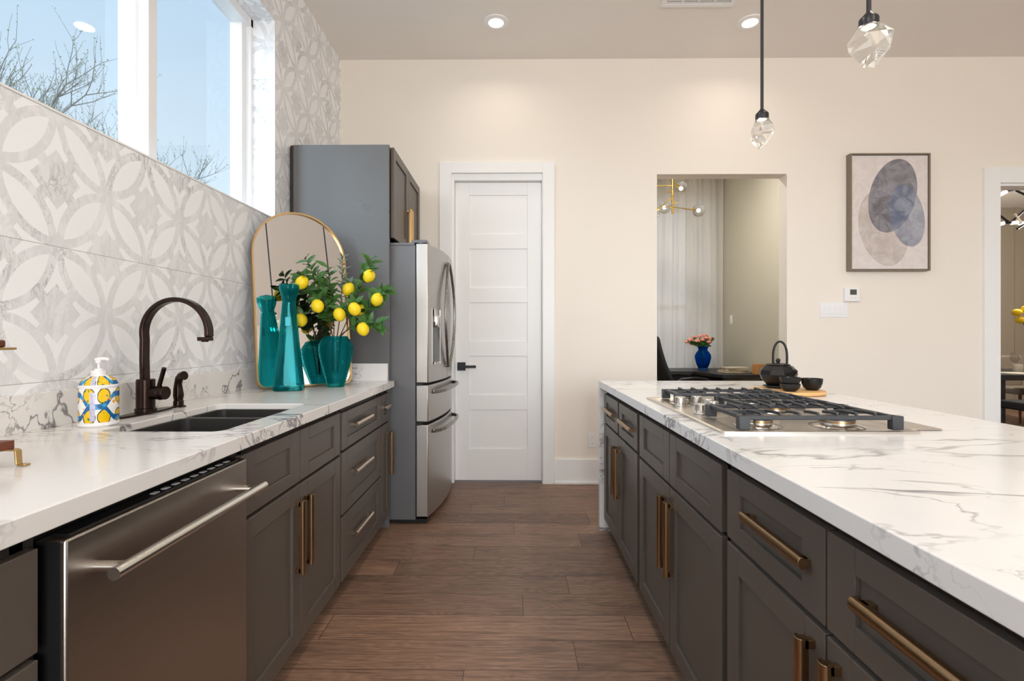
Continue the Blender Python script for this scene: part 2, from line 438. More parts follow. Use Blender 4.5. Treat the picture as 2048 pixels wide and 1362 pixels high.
def glass_mat(name, col, rough=.02, ior=1.45, body=None, bodyw=0.0, emit=0):
    t = NT(name); v = t.coord()
    c = t.mix(t.noise(v, 9), tuple(x * .93 for x in col), col)
    g = t.n('ShaderNodeBsdfGlass'); t.link(c, g.inputs[0]); g.inputs['Roughness'].default_value = rough; g.inputs['IOR'].default_value = ior
    tr = t.n('ShaderNodeBsdfTransparent'); t.link(c, tr.inputs[0])
    lp = t.n('ShaderNodeMixShader'); lp.inputs[0].default_value = .15
    t.link(g.outputs[0], lp.inputs[1]); t.link(tr.outputs[0], lp.inputs[2]); sh = lp.outputs[0]
    if body:
        d = t.n('ShaderNodeBsdfTranslucent'); t.put(d.inputs[0], body)
        d2 = t.n('ShaderNodeBsdfDiffuse'); t.put(d2.inputs[0], body)
        a = t.n('ShaderNodeMixShader'); a.inputs[0].default_value = .5; t.link(d.outputs[0], a.inputs[1]); t.link(d2.outputs[0], a.inputs[2])
        b = t.n('ShaderNodeMixShader'); b.inputs[0].default_value = bodyw; t.link(sh, b.inputs[1]); t.link(a.outputs[0], b.inputs[2]); sh = b.outputs[0]
    if emit:
        e = t.n('ShaderNodeEmission'); t.put(e.inputs[0], (1.0, .9, .75)); e.inputs[1].default_value = emit
        a = t.n('ShaderNodeAddShader'); t.link(sh, a.inputs[0]); t.link(e.outputs[0], a.inputs[1]); sh = a.outputs[0]
    t.link(sh, t.out.inputs[0]); return t.m
M['teal'] = glass_mat('teal_glass', (.22, .76, .79), .03, 1.45, (.005, .42, .46), .12)
M['teal2'] = glass_mat('teal_ribbed_glass', (.20, .74, .76), .06, 1.45, (.005, .38, .42), .20)
M['blue'] = glass_mat('blue_glass', (.16, .50, .92), .03, 1.4, (.0, .14, .60), .22)
M['clear'] = glass_mat('clear_glass', (.97, .97, .97), 0, 1.15)
M['crystal'] = glass_mat('crystal_glass', (.98, .98, .97), 0, 1.5, None, 0, .04)

def curtain_mat():
    t = NT('sheer_white_curtain'); v = t.coord()
    f = t.noise(t.mapping(v, (60, 60, 2)), 1.0, 2)
    c = t.mix(f, srgb(232, 228, 226), srgb(246, 243, 241))
    d = t.n('ShaderNodeBsdfDiffuse'); t.link(c, d.inputs[0]); tl = t.n('ShaderNodeBsdfTranslucent'); t.link(c, tl.inputs[0])
    tr = t.n('ShaderNodeBsdfTransparent')
    a = t.n('ShaderNodeMixShader'); a.inputs[0].default_value = .45; t.link(d.outputs[0], a.inputs[1]); t.link(tl.outputs[0], a.inputs[2])
    b = t.n('ShaderNodeMixShader'); b.inputs[0].default_value = .10; t.link(a.outputs[0], b.inputs[1]); t.link(tr.outputs[0], b.inputs[2])
    t.link(b.outputs[0], t.out.inputs[0]); return t.m
M['curtain'] = curtain_mat()

def painting_mat(w, h):
    """three overlapping translucent ovals on pale ground; local x across, z up, origin at lower left"""
    t = NT('abstract_oval_print'); x, y, z = t.sep(t.coord())
    v = t.coord()
    def oval(cx, cz, a, b, tilt):
        dx = t.math('SUBTRACT', x, cx * w); dz = t.math('SUBTRACT', z, cz * h)
        c, s_ = math.cos(tilt), math.sin(tilt)
        p = t.math('ADD', t.math('MULTIPLY', dx, c), t.math('MULTIPLY', dz, -s_))
        q = t.math('ADD', t.math('MULTIPLY', dx, s_), t.math('MULTIPLY', dz, c))
        # egg: slightly wider towards the foot
        d = t.math('SQRT', t.math('ADD', t.math('POWER', t.math('DIVIDE', p, a * w), 2.0), t.math('POWER', t.math('DIVIDE', q, b * h), 2.0)))
        return t.step(d, 1.006, .994), d
    mott = t.step(t.noise(t.mapping(v, (1, 1, 1)), 11, 4, .6, .6), .32, .70)
    mott2 = t.step(t.noise(t.mapping(v, (1, 1, 1), loc=(3, 1, 2)), 12, 5, .6, 1.2), .3, .7)
    col = t.mix(mott2, srgb(226, 218, 215), srgb(216, 207, 204))
    for (cx, cz, a, b, ti, lo, hi, al) in ((.415, .358, .315, .338, -.24, srgb(186, 175, 168), srgb(208, 199, 194), .9),
                                       (.54, .645, .305, .332, .27, srgb(66, 68, 82), srgb(132, 133, 145), .78),
                                       (.727, .47, .225, .278, -.20, srgb(104, 116, 142), srgb(150, 157, 172), .70)):
        mk, d = oval(cx, cz, a, b, ti)
        tint = t.mix(mott, lo, hi)
        rim = t.math('MULTIPLY', t.step(d, .965, .99), .25)
        tint = t.mix(rim, tint, tuple(c * .8 for c in lo))
        col = t.mix(t.math('MULTIPLY', mk, al), col, tint)
    return t.pbr(col, .7, 0, None, .2)

def soap_mat():
    t = NT('painted_majolica_label'); v = t.coord(); x, y, z = t.sep(v)
    ang = t.math('ARCTAN2', y, x)
    u = t.math('DIVIDE', t.math('SUBTRACT', ang, -1.0), 1.6)
    z = t.math('SUBTRACT', z, t.math('MULTIPLY', t.math('GREATER_THAN', z, .12), .105))
    zz = t.math('DIVIDE', t.math('SUBTRACT', z, .062), .048)     # -1 .. 1 over the label
    au = t.math('ABSOLUTE', u); az = t.math('ABSOLUTE', zz)
    warp = t.noise(v, 45, 2)
    col = srgb(240, 240, 236)
    # yellow leaf fans in the upper and lower corners
    d1 = t.math('ADD', t.math('POWER', t.math('SUBTRACT', t.math('FRACT', t.math('MULTIPLY', au, 1.7)), .40), 2.0), t.math('MULTIPLY', t.math('POWER', t.math('SUBTRACT', az, .66), 2.0), .5))
    yl = t.step(t.math('ADD', d1, t.math('MULTIPLY', warp, .08)), .16, .13)
    c1 = t.mix(yl, col, srgb(240, 196, 20))
    ol = t.math('MULTIPLY', t.step(t.math('ABSOLUTE', t.math('SUBTRACT', t.math('ADD', d1, t.math('MULTIPLY', warp, .08)), .155)), .022, .012), 1.0)
    c1 = t.mix(ol, c1, srgb(70, 60, 20))
    gr = t.step(t.noise(t.mapping(v, (1, 1, 1), loc=(1, 2, 3)), 75, 2), .60, .64)
    c1 = t.mix(t.math('MULTIPLY', gr, yl), c1, srgb(60, 130, 80))
    # blue strap crossing the middle and forking out to the corners
    f = t.math('SUBTRACT', az, t.math('MULTIPLY', t.step(au, .18, .62), .75))
    bl = t.step(t.math('ABSOLUTE', f), .20, .15)
    c1 = t.mix(bl, c1, srgb(30, 100, 160))
    c1 = t.mix(t.math('MULTIPLY', bl, t.step(warp, .5, .6)), c1, srgb(60, 160, 205))
    # orange flowers on the side
    vo = t.n('ShaderNodeTexVoronoi'); t.link(v, vo.inputs['Vector']); vo.inputs['Scale'].default_value = 62
    dot = t.math('MULTIPLY', t.step(vo.outputs['Distance'], .38, .30), t.math('MULTIPLY', t.step(au, .38, .42), t.step(az, .55, .5)))
    c1 = t.mix(dot, c1, srgb(236, 160, 40))
    # pale printed strip
    stp = t.math('MULTIPLY', t.step(t.math('ABSOLUTE', t.math('ADD', u, .12)), .085, .08), t.step(az, .92, .90))
    txt = t.step(t.noise(t.mapping(v, (1, 1, 1.6)), 420, 1), .52, .58)
    c1 = t.mix(stp, c1, t.mix(t.math('MULTIPLY', txt, .6), srgb(206, 206, 232), srgb(110, 110, 160)))
    return t.pbr(c1, .22, 0, None, .5)

# ------------------------------------------------------------------ the setting
XW = -1.427; YB = 4.10; XR = 5.6; YF = -4.0
def struct(name, mb, mat, parent=None, **kw):
    o = mb.build(name, mat, parent, **kw)
    if parent is None: o['kind'] = 'structure'
    return o

struct('floor', MB().box(XW - .2, 9.6, YF - .2, 9.2, -.06, 0), M['floor'], smooth=0)
struct('ceiling', MB().box(XW - .2, 9.6, YF - .2, 9.2, ZC, ZC + .1), M['ceil'], smooth=0)

# tiled wall with the long window opening
WY0, WY1, WZ0, WZ1 = .30, 2.968, 1.904, 3.085
XO = -1.66
m = MB()
m.box(XO, XW, YF, YB, 0, WZ0).box(XO, XW, YF, YB, WZ1, ZC).box(XO, XW, YF, WY0, WZ0, WZ1).box(XO, XW, WY1, YB, WZ0, WZ1)
struct('wall_left', m, M['tile'], smooth=0)
# thin metal edge round the opening
m = MB()
m.box(XW - .002, XW + .003, WY0, WY1, WZ0 - .004, WZ0 + .003).box(XW - .002, XW + .003, WY1 - .002, WY1 + .005, WZ0, WZ1)
struct('trim_1', m, M['white'], smooth=0)

# window of three lights
win = thing('window_1', (XO, WY0, WZ0), kind='structure')
fr = MB()
xa, xb, xg = XO + .005, -1.555, -1.632
fr.box(xa, xb, WY0, WY1, WZ0, WZ0 + .05).box(xa, xb, WY0, WY1, WZ1 - .05, WZ1)
fr.box(xa, xb, WY0, WY0 + .05, WZ0, WZ1).box(xa, xb, 2.942, WY1, WZ0, WZ1)
fr.box(xa, xb - .03, 2.90, 2.942, WZ0, WZ1)
fr.build('frame', M['vinyl'], win, bevel=.003)
for yc in (1.27, 2.113):
    mu = MB(); mu.box(xa, -1.536, yc - .026, yc + .026, WZ0 + .05, WZ1 - .05).box(xa, -1.58, yc - .040, yc + .055, WZ0 + .05, WZ1 - .05)
    mu.build('mullion', M['vinyl'], win, bevel=.003)
for y0, y1 in ((WY0 + .05, 1.244), (1.296, 2.087), (2.139, 2.91)):
    MB().box(xg - .003, xg + .003, y0, y1, WZ0 + .04, WZ1 - .04).build('glass', M['pane'], win, smooth=0)

# wall straight ahead, with pantry door and two openings
DX0, DX1, DZ = -.513, .234, 2.541
OX0, OX1, OZ = 1.169, 2.227, 2.531
RX0, RX1, RZ = 3.936, 5.2, 2.448
m = MB(); y0, y1 = YB, YB + .125
for a, b, c, d in ((XW, DX0, 0, ZC), (DX0, DX1, DZ, ZC), (DX1, OX0, 0, ZC), (OX0, OX1, OZ, ZC), (OX1, RX0, 0, ZC), (RX0, RX1, RZ, ZC), (RX1, 9.6, 0, ZC)):
    m.box(a, b, y0, y1, c, d)
struct('wall_back', m, M['wall'], smooth=0)
m = MB()
m.box(XR, XR + .15, YF, -1.2, 0, ZC).box(XR, XR + .15, 1.6, YB, 0, ZC).box(XR, XR + .15, -1.2, 1.6, 0, .75).box(XR, XR + .15, -1.2, 1.6, 2.65, ZC)
struct('wall_right', m, M['wall'], smooth=0)
m = MB()
m.box(XW, -.2, YF - .15, YF, 0, ZC).box(4.2, XR, YF - .15, YF, 0, ZC).box(-.2, 4.2, YF - .15, YF, 2.95, ZC).box(-.2, 4.2, YF - .15, YF, 0, .45)
struct('wall_front', m, M['wall'], smooth=0)

# pantry door: jamb, casing, slab with five flat panels
def casing(name, x0, x1, z1, w, hw, y, t=.022):
    m = MB(); m.box(x0 - w, x0, y - t, y, 0, z1 + hw).box(x1, x1 + w, y - t, y, 0, z1 + hw).box(x0, x1, y - t, y, z1, z1 + hw)
    return struct(name, m, M['white'], bevel=.002)
casing('trim_2', DX0, DX1, DZ, .096, .09, YB)
m = MB(); m.box(DX0, DX0 + .022, YB, YB + .125, 0, DZ).box(DX1 - .005, DX1, YB, YB + .125, 0, DZ).box(DX0 + .022, DX1 - .005, YB, YB + .125, DZ - .055, DZ)
struct('trim_3', m, M['white'], bevel=.002)
d = thing('door_1', (DX0, YB + .06, 0), kind='structure')
dx0, dx1, dz0, dz1 = DX0 + .024, DX1 - .006, .012, 2.483
yf = YB + .05; yk = yf + .035
m = MB(); px0, px1 = dx0 + .118, dx1 - .118
m.box(dx0, px0, yf, yk, dz0, dz1).box(px1, dx1, yf, yk, dz0, dz1)
tops = [2.378, 1.932, 1.486, 1.042, .596]; ph = .325
m.box(px0, px1, yf, yk, tops[0], dz1)
for i, tz in enumerate(tops):
    nxt = tops[i + 1] if i < 4 else dz0
    m.box(px0, px1, yf, yk, nxt, tz - ph)
    m.box(px0, px1, yf + .010, yk - .01, tz - ph, tz)
m.build('door_panel', M['white'], d, smooth=0, bevel=.0015)
h = MB(); h.box(-.470, -.402, yf - .012, yf, .922, .990)
h.cyl((-.436, yf - .012, .956), (-.436, yf - .05, .956), .011)
h.box(-.447, -.312, yf - .062, yf - .048, .945, .967)
tag(h.build('handle', M['blackmetal'], d, bevel=.002), 'matt black lever handle on square rose')
# dining doorway casing
m = MB(); m.box(RX0 - .128, RX0, YB - .022, YB, 0, RZ + .128).box(RX0, RX1, YB - .022, YB, RZ, RZ + .128).box(RX1, RX1 + .128, YB - .022, YB, 0, RZ + .128)
m.box(RX0, RX0 + .02, YB, YB + .125, 0, RZ).box(RX0, RX1, YB, YB + .125, RZ - .02, RZ)
struct('trim_4', m, M['white'], bevel=.002)
m = MB(); m.box(DX1 + .096, OX0, YB - .018, YB, 0, .203).box(DX1 + .096, OX0, YB - .03, YB - .018, 0, .02)
m.box(OX1, RX0 - .128, YB - .018, YB, 0, .203)
struct('baseboard_back', m, M['white'], bevel=.003)
m = MB(); m.box(OX0 - .001, OX0 + .016, YB, YB + .125, 0, .2).box(OX1 - .016, OX1, YB, YB + .125, 0, .2)
struct('baseboard_opening', m, M['white'], bevel=.003)

# rooms beyond
XOW = 2.985; YO = 7.2
struct('wall_office_side', MB().box(XOW, XOW + .1, YB + .125, YO + .1, 0, ZC), M['office'], smooth=0)
struct('wall_office_near', MB().box(.75, .85, YB + .125, YO + .1, 0, ZC), M['office'], smooth=0)
m = MB(); y0, y1 = YO, YO + .12
m.box(.75, 1.2, y0, y1, 0, ZC).box(2.85, XOW, y0, y1, 0, ZC).box(1.2, 2.85, y0, y1, 0, .35).box(1.2, 2.85, y0, y1, 3.2, ZC)
struct('wall_office_far', m, M['office'], smooth=0)
w2 = thing('window_2', (1.2, YO, .35), kind='structure')
m = MB(); m.box(1.2, 2.85, y0 + .03, y1, .35, .41).box(1.2, 2.85, y0 + .03, y1, 3.14, 3.2).box(1.2, 1.26, y0 + .03, y1, .35, 3.2).box(2.79, 2.85, y0 + .03, y1, .35, 3.2).box(1.2, 2.85, y0 + .03, y1, 1.6, 1.66)
m.build('frame', M['vinyl'], w2)
MB().box(1.25, 2.8, y0 + .06, y0 + .066, .4, 3.15).build('glass', M['pane'], w2, smooth=0)
m = MB(); m.box(XOW + .1, 9.6, 8.9, 9.0, 0, ZC)
struct('wall_dining_far', m, M['dining'], smooth=0)
m = MB()
for k in range(12): m.box(6.3 + k * .42, 6.345 + k * .42, 8.88, 8.9, 0, ZC)
struct('trim_5', m, M['dining'], smooth=0)
struct('wall_dining_side', MB().box(9.5, 9.6, YB + .125, 9.0, 0, ZC), M['dining'], smooth=0)

# unseen windows added to go with the rear and side fill lamps: frames
for nm, ax in (('added_window_3', 0), ('added_window_4', 1)):
    w = thing(nm, (2, YF, .45) if ax == 0 else (XR, .2, .75), kind='structure'); m = MB()
    if ax == 0:
        for x in (-.2, 1.2, 2.6, 4.14): m.box(x, x + .06, YF - .12, YF - .03, .45, 2.95)
        m.box(-.2, 4.2, YF - .12, YF - .03, .45, .51).box(-.2, 4.2, YF - .12, YF - .03, 2.89, 2.95)
    else:
        for y in (-1.2, .17, 1.54): m.box(XR + .03, XR + .12, y, y + .06, .75, 2.65)
        m.box(XR + .03, XR + .12, -1.2, 1.6, .75, .81).box(XR + .03, XR + .12, -1.2, 1.6, 2.59, 2.65)
    m.build('frame', M['vinyl'], w)
# tall white cased post opposite the mirror
m = MB(); m.box(XR - .03, XR, 2.05, 2.3, 0, ZC)
struct('trim_6', m, M['white'])
struct('ground', MB().box(-40, XO - .3, -20, 45, -.6, -.5), M['bounce_ground'], smooth=0)

# ------------------------------------------------------------------ cabinets
def shaker(s, xf, y0, y1, z0, z1, fw, fh=None):
    fh = fh or fw; b = xf - s * .020; m = MB()
    def bx(xa, xb, *r): m.box(min(xa, xb), max(xa, xb), *r)
    bx(b, xf, y0, y0 + fw, z0, z1); bx(b, xf, y1 - fw, y1, z0, z1)
    bx(b, xf, y0 + fw, y1 - fw, z0, z0 + fh); bx(b, xf, y0 + fw, y1 - fw, z1 - fh, z1)
    bx(b, xf - s * .009, y0 + fw, y1 - fw, z0 + fh, z1 - fh)
    return m

def pull(s, xf, y, z, L, vertical, mat, parent):
    """solid bar with rounded face on a backing rib and two end posts"""
    m = MB(); xo = xf + s * .027; r = .0100
    n = 10; rows = []
    for e in (-L / 2, L / 2):
        row = []
        for k in range(n + 1):
            a = -PI / 2 + PI * k / n
            dx = s * (.008 * math.cos(a)); dw = r * 1.15 * math.sin(a)
            row.append(Vector((xo + dx, y + dw, z + e)) if vertical else Vector((xo + dx, y + e, z + dw)))
        for dw in (r * 1.15, r * .55, r * .55, -r * .55, -r * .55, -r * 1.15):
            pass
        q = [(-.004, r * 1.15), (-.004, r * .7), (-.015, r * .7), (-.015, -r * .7), (-.004, -r * .7), (-.004, -r * 1.15)]
        for dx, dw in q:
            row.append(Vector((xo + s * dx, y + dw, z + e)) if vertical else Vector((xo + s * dx, y + e, z + dw)))
        rows.append(row)
    m.grid(rows, True, True)
    for e in (-L / 2 + .012, L / 2 - .012):
        xa, xb = sorted((xf - s * .002, xo - s * .008))
        if vertical: m.box(xa, xb, y - .007, y + .007, z + e - .008, z + e + .008)
        else: m.box(xa, xb, y + e - .008, y + e + .008, z - .007, z + .007)
    return m.build('handle', mat, parent, bevel=.0007, seg=1)

ZT, ZM, ZB = .853, .682, .085
def unit(s, xf, y0, y1, xback, label, fronts, group):
    """s=+1 faces +x; fronts: list of (kind, y0, y1, z0, z1, handle) """
    t = thing('base_cabinet', (xf, (y0 + y1) / 2, 0), label, 'cabinet', group)
    xi = xf - s * .021
    m = MB(); xa, xb = sorted((xi, xback))
    th = .018
    m.box(xa, xb, y0, y0 + th, ZB, .868).box(xa, xb, y1 - th, y1, ZB, .868).box(xa, xb, y0 + th, y1 - th, ZB, ZB + th)
    xk = sorted((xback, xback + s * .012)); m.box(xk[0], xk[1], y0 + th, y1 - th, ZB + th, .868)
    # face frame
    xk = sorted((xi, xi - s * .02)); m.box(xk[0], xk[1], y0 + th, y1 - th, .80, .868).box(xk[0], xk[1], y0 + th, y1 - th, .655, .70).box(xk[0], xk[1], y0 + th, y0 + .04, ZB, .868).box(xk[0], xk[1], y1 - .04, y1 - th, ZB, .868)
    m.build('body', M['cabdark'], t, smooth=0)
    xk = sorted((xf - s * .085, xf - s * .10)); MB().box(xk[0], xk[1], y0, y1, 0, ZB).build('toe_kick', M['cabdark'], t, smooth=0)
    for kind, a, b, c, dd, hd in fronts:
        if kind == 'door': mm = shaker(s, xf, a, b, c, dd, min(.062, (b - a) * .28))
        else: mm = shaker(s, xf, a, b, c, dd, min(.072, (b - a) * .28), .046 if dd - c < .2 else .058)
        f = mm.build({'door': 'door', 'drawer': 'drawer', 'front': 'false_front'}[kind], M['cab'], t, smooth=0, bevel=.0016)
        if hd:
            hy, hz, L, vert = hd
            pull(s, xf - (s * .009 if not vert and kind == 'drawer' else 0), hy, hz, L, vert, M['bronze'] if vert or s < 0 else M['bronze_pale'], f)
    return t

XL, XB = -.782, -1.405
HD = (.352, .612)
hz, hl = .482, .262
LG = 'base cabinets under the sink counter'; IG = 'base cabinets of the island'
g = .004
unit(1, XL, .30, .828, XB, 'dark taupe cabinet front beside the black edge of the dishwasher, cut by the photo edge',
     [('drawer', .30, .815, ZM, ZT, None), ('door', .30, .815, ZB, ZM - .012, None)], LG)
unit(1, XL, 1.424, 2.262, XB, 'dark taupe sink base cabinet between dishwasher and drawer stack, two plain fronts over two doors',
     [('front', 1.428, 1.822, ZM - .008, ZT + .006, None), ('front', 1.828, 2.244, ZM - .008, ZT + .006, None),
      ('door', 1.428, 1.822, ZB, ZM - .02, (1.787, hz, hl, True)), ('door', 1.828, 2.244, ZB, ZM - .02, (1.863, hz, hl, True))], LG)
unit(1, XL, 2.264, 2.946, XB, 'dark taupe stack of three drawers under the counter with the round teal vase',
     [('drawer', 2.268, 2.938, ZM, ZT, (2.56, .775, .28, False)), ('drawer', 2.268, 2.938, .388, ZM - .012, (2.56, .545, .28, False)),
      ('drawer', 2.268, 2.938, ZB, .376, (2.56, .245, .28, False))], LG)
unit(1, XL, 2.948, 3.136, XB, 'narrow dark taupe cabinet with one small drawer, next to the refrigerator panel',
     [('drawer', 2.952, 3.132, ZM, ZT, (3.05, .775, .07, False)), ('door', 2.952, 3.132, ZB, ZM - .012, (3.095, hz, hl, True))], LG)

XI, XIB = .555, 1.50
def pair(y0, y1): m_ = (y0 + y1) / 2; return m_ - .003, m_ + .003
a1, a2 = pair(2.235, 3.095)
unit(-1, XI, 2.235, 3.097, 1.18, 'island cabinet at the waterfall end, two drawers with pulls above two doors',
     [('drawer', a2 + .012, 3.085, ZM, ZT, (2.88, .768, .27, False)), ('drawer', 2.26, a1 - .012, ZM, ZT, (2.45, .768, .27, False)),
      ('door', a2, 3.085, ZB, ZM - .012, (a2 + .036, hz, hl, True)), ('door', 2.26, a1, ZB, ZM - .012, (a1 - .036, hz, hl, True))], IG)
a1, a2 = 1.787, 1.793
unit(-1, XI, 1.318, 2.230, 1.18, 'island cabinet under the cooktop, two plain handleless fronts above two tall doors',
     [('front', a2, 2.218, ZM - .006, ZT + .004, None), ('front', 1.345, a1, ZM - .006, ZT + .004, None),
      ('door', a2, 2.218, ZB, ZM - .018, (a2 + .036, hz + .01, hl, True)), ('door', 1.345, a1, ZB, ZM - .018, (a1 - .036, hz + .01, hl, True))], IG)
a1, a2 = .892, .898
unit(-1, XI, .46, 1.314, 1.18, 'island cabinet nearest the viewer, bronze pulls on two drawers above two doors',
     [('drawer', a2, 1.308, ZM, ZT + .004, (1.062, .777, .25, False)), ('drawer', .465, a1, ZM, ZT + .004, (.675, .777, .25, False)),
      ('door', a2, 1.308, ZB, ZM - .012, (a2 + .034, .54, .21, True)), ('door', .465, a1, ZB, ZM - .012, (a1 - .034, .54, .21, True))], IG)
unit(-1, XI, -.60, .455, 1.18, 'island cabinet beside the camera, mostly outside the photo edge',
     [('drawer', -.595, .45, ZM, ZT, None), ('door', -.595, .45, ZB, ZM - .012, None)], IG)
t = thing('island_back_panel', (1.45, 1.2, 0), 'plain taupe panel closing the seating side of the island', 'panel')
MB().box(1.182, 1.20, -.6, 3.09, .0, .868).build('panel', M['cab'], t, smooth=0)

# ------------------------------------------------------------------ countertops
ZS, ZU = .926, .886
def rounded_loop(x0, x1, y0, y1, r, k=7):
    pts = []
    for cx, cy, a0 in ((x1 - r, y1 - r, 0), (x0 + r, y1 - r, PI / 2), (x0 + r, y0 + r, PI), (x1 - r, y0 + r, 3 * PI / 2)):
        for i in range(k): a = a0 + PI / 2 * i / (k - 1); pts.append((cx + r * math.cos(a), cy + r * math.sin(a)))
    return pts
def plate_with_hole(mb, X0, X1, Y0, Y1, hole, z0, z1, k=7):
    inner = hole; outer = []
    mid = k // 2
    for c in range(4):
        for i in range(k):
            x, y = inner[c * k + i]
            first = i < mid; corner = i == mid
            # corner order: (x1,y1),(x0,y1),(x0,y0),(x1,y0)
            ex = (X1, X0, X0, X1)[c]; ey = (Y1, Y1, Y0, Y0)[c]
            horiz_first = c in (0, 2)
            if corner: outer.append((ex, ey))
            elif first == horiz_first: outer.append((ex, y))
            else: outer.append((x, ey))
    bm = mb.bm; n = len(inner)
    it = [bm.verts.new((x, y, z1)) for x, y in inner]; ib = [bm.verts.new((x, y, z0)) for x, y in inner]
    ot = [bm.verts.new((x, y, z1)) for x, y in outer]; ob = [bm.verts.new((x, y, z0)) for x, y in outer]
    for i in range(n):
        j = (i + 1) % n
        bm.faces.new((it[i], ot[i], ot[j], it[j])); bm.faces.new((ib[j], ob[j], ob[i], ib[i]))
        bm.faces.new((ot[i], ob[i], ob[j], ot[j])); bm.faces.new((it[j], ib[j], ib[i], it[i]))
XC = -.752
ct = thing('countertop', (XC, 1.2, ZU), 'long white veined quartz countertop with sink cutout along the tiled wall', 'countertop')
m = MB(); hole = rounded_loop(-1.212, -.852, 1.443, 2.043, .03)
plate_with_hole(m, XW + .002, XC, -.9, 3.138, hole, ZU, ZS)
m.build('top', M['quartz'], ct, bevel=.0025, smooth=30)
MB().box(XW + .002, XW + .02, -.9, 3.138, ZS, 1.034).box(XW + .02, -.79, 3.118, 3.138, ZS, 1.034).build('backsplash', M['quartz'], ct, bevel=.0015, smooth=0)

it = thing('island_countertop', (.53, 1.2, ZU), 'wide white veined quartz island top folding down into a waterfall end', 'countertop')
hole = rounded_loop(.615, 1.12, 1.46, 2.20, .02)
m = MB(); plate_with_hole(m, .53, 1.555, -.9, 3.14, hole, ZU, ZS)
m.build('top', M['quartz'], it, bevel=.0025, smooth=30)
MB().box(.53, 1.555, 3.10, 3.14, 0, ZU).build('waterfall_end', M['quartz'], it, bevel=.002, smooth=0)

# sink
sk = thing('sink', (-1.03, 1.74, ZU - .2), 'black double bowl undermount sink set into the quartz countertop', 'sink')
def basin(x0, x1, y0, y1, z0, z1, nm):
    m = MB(); o = rounded_loop(x0 - .012, x1 + .012, y0 - .012, y1 + .012, .03); i = rounded_loop(x0, x1, y0, y1, .028)
    i2 = rounded_loop(x0 + .012, x1 - .012, y0 + .012, y1 - .012, .03)
    rows = [[(x, y, z0 - .012) for x, y in o], [(x, y, z1) for x, y in o], [(x, y, z1) for x, y in i], [(x, y, z0 + .012) for x, y in i], [(x, y, z0) for x, y in i2]]
    m.grid(rows, True, True); b = m.build(nm, M['granite'], sk, bevel=.004)
    d = MB(); d.lathe((x0 + x1) / 2, (y0 + y1) / 2, [(.0, z0 + .001), (.03, z0 + .001), (.042, z0 + .005), (.045, z0 + .001)], 24); d.build('drain', M['steel'], b)
basin(-1.197, -.867, 1.458, 1.803, ZU - .19, ZS - .021, 'basin')
basin(-1.197, -.867, 1.828, 2.028, ZU - .19, ZS - .021, 'basin')
m = MB(); m.box(-1.2, -.864, 1.8045, 1.8265, ZS - .05, ZS - .0205); m.build('divider', M['granite'], sk, bevel=.003)

# faucet
fc = thing('faucet', (-1.335, 1.80, ZS), 'dark bronze gooseneck faucet with flat spout on the counter behind the sink', 'faucet')
m = MB(); pl = []
for k in range(40):
    a = 2 * PI * k / 40; ca, sa = math.cos(a), math.sin(a)
    pl.append((-1.320 + .030 * math.copysign(abs(ca) ** .9, ca), 1.785 + .135 * sa))
m.prism(pl, ZS, ZS + .007); m.build('deck_plate', M['orb'], fc, bevel=.002)
m = MB(); m.lathe(-1.335, 1.80, [(.034, ZS + .007), (.034, ZS + .016), (.0295, ZS + .018), (.0295, 1.045), (.027, 1.048)], 32); m.build('base', M['orb'], fc)
pts = [(-1.337, 1.80, 1.04), (-1.339, 1.80, 1.12), (-1.338, 1.80, 1.19)]
cx, cz, R = -1.222, 1.215, .118
for k in range(25):
    a = PI - PI * k / 24 * 1.02; pts.append((cx + R * math.cos(a), 1.80, cz + R * math.sin(a) * 1.02))
pts += [(-1.103, 1.80, 1.20)]
m = MB(); m.strip(pts, (0, 1, 0), .036, .016); m.build('spout', M['orb'], fc, bevel=.004)
m = MB(); m.box(-1.137, -1.098, 1.782, 1.818, 1.186, 1.200); m.cyl((-1.119, 1.80, 1.188), (-1.119, 1.80, 1.182), .012); m.build('outlet', M['orb'], fc, bevel=.002)
lv = MB(); lv.cyl((-1.31, 1.80, .998), (-1.279, 1.796, .998), .024).cyl((-1.279, 1.795, .998), (-1.274, 1.795, .998), .026).cyl((-1.274, 1.795, .998), (-1.256, 1.793, .998), .024)
lv.cyl((-1.284, 1.795, 1.015), (-1.256, 1.785, 1.09), .0075); lv.build('lever', M['orb'], fc, bevel=.0015)
# side sprayer
sy = thing('side_sprayer', (-1.313, 1.945, ZS), 'small dark bronze side sprayer beside the faucet', 'sink sprayer')
m = MB(); m.lathe(-1.313, 1.945, [(.026, ZS), (.026, ZS + .004), (.018, ZS + .008), (.018, ZS + .024), (.0165, ZS + .026)], 24); m.build('base', M['orb'], sy)
m = MB(); m.tube([(-1.313, 1.945, ZS + .024), (-1.313, 1.945, ZS + .045), (-1.314, 1.944, ZS + .07), (-1.314, 1.944, ZS + .092), (-1.308, 1.942, ZS + .112), (-1.296, 1.938, ZS + .122), (-1.283, 1.934, ZS + .124)],
       [.015, .019, .0165, .0135, .0145, .0165, .0175], 18); m.build('spray_head', M['orb'], sy)

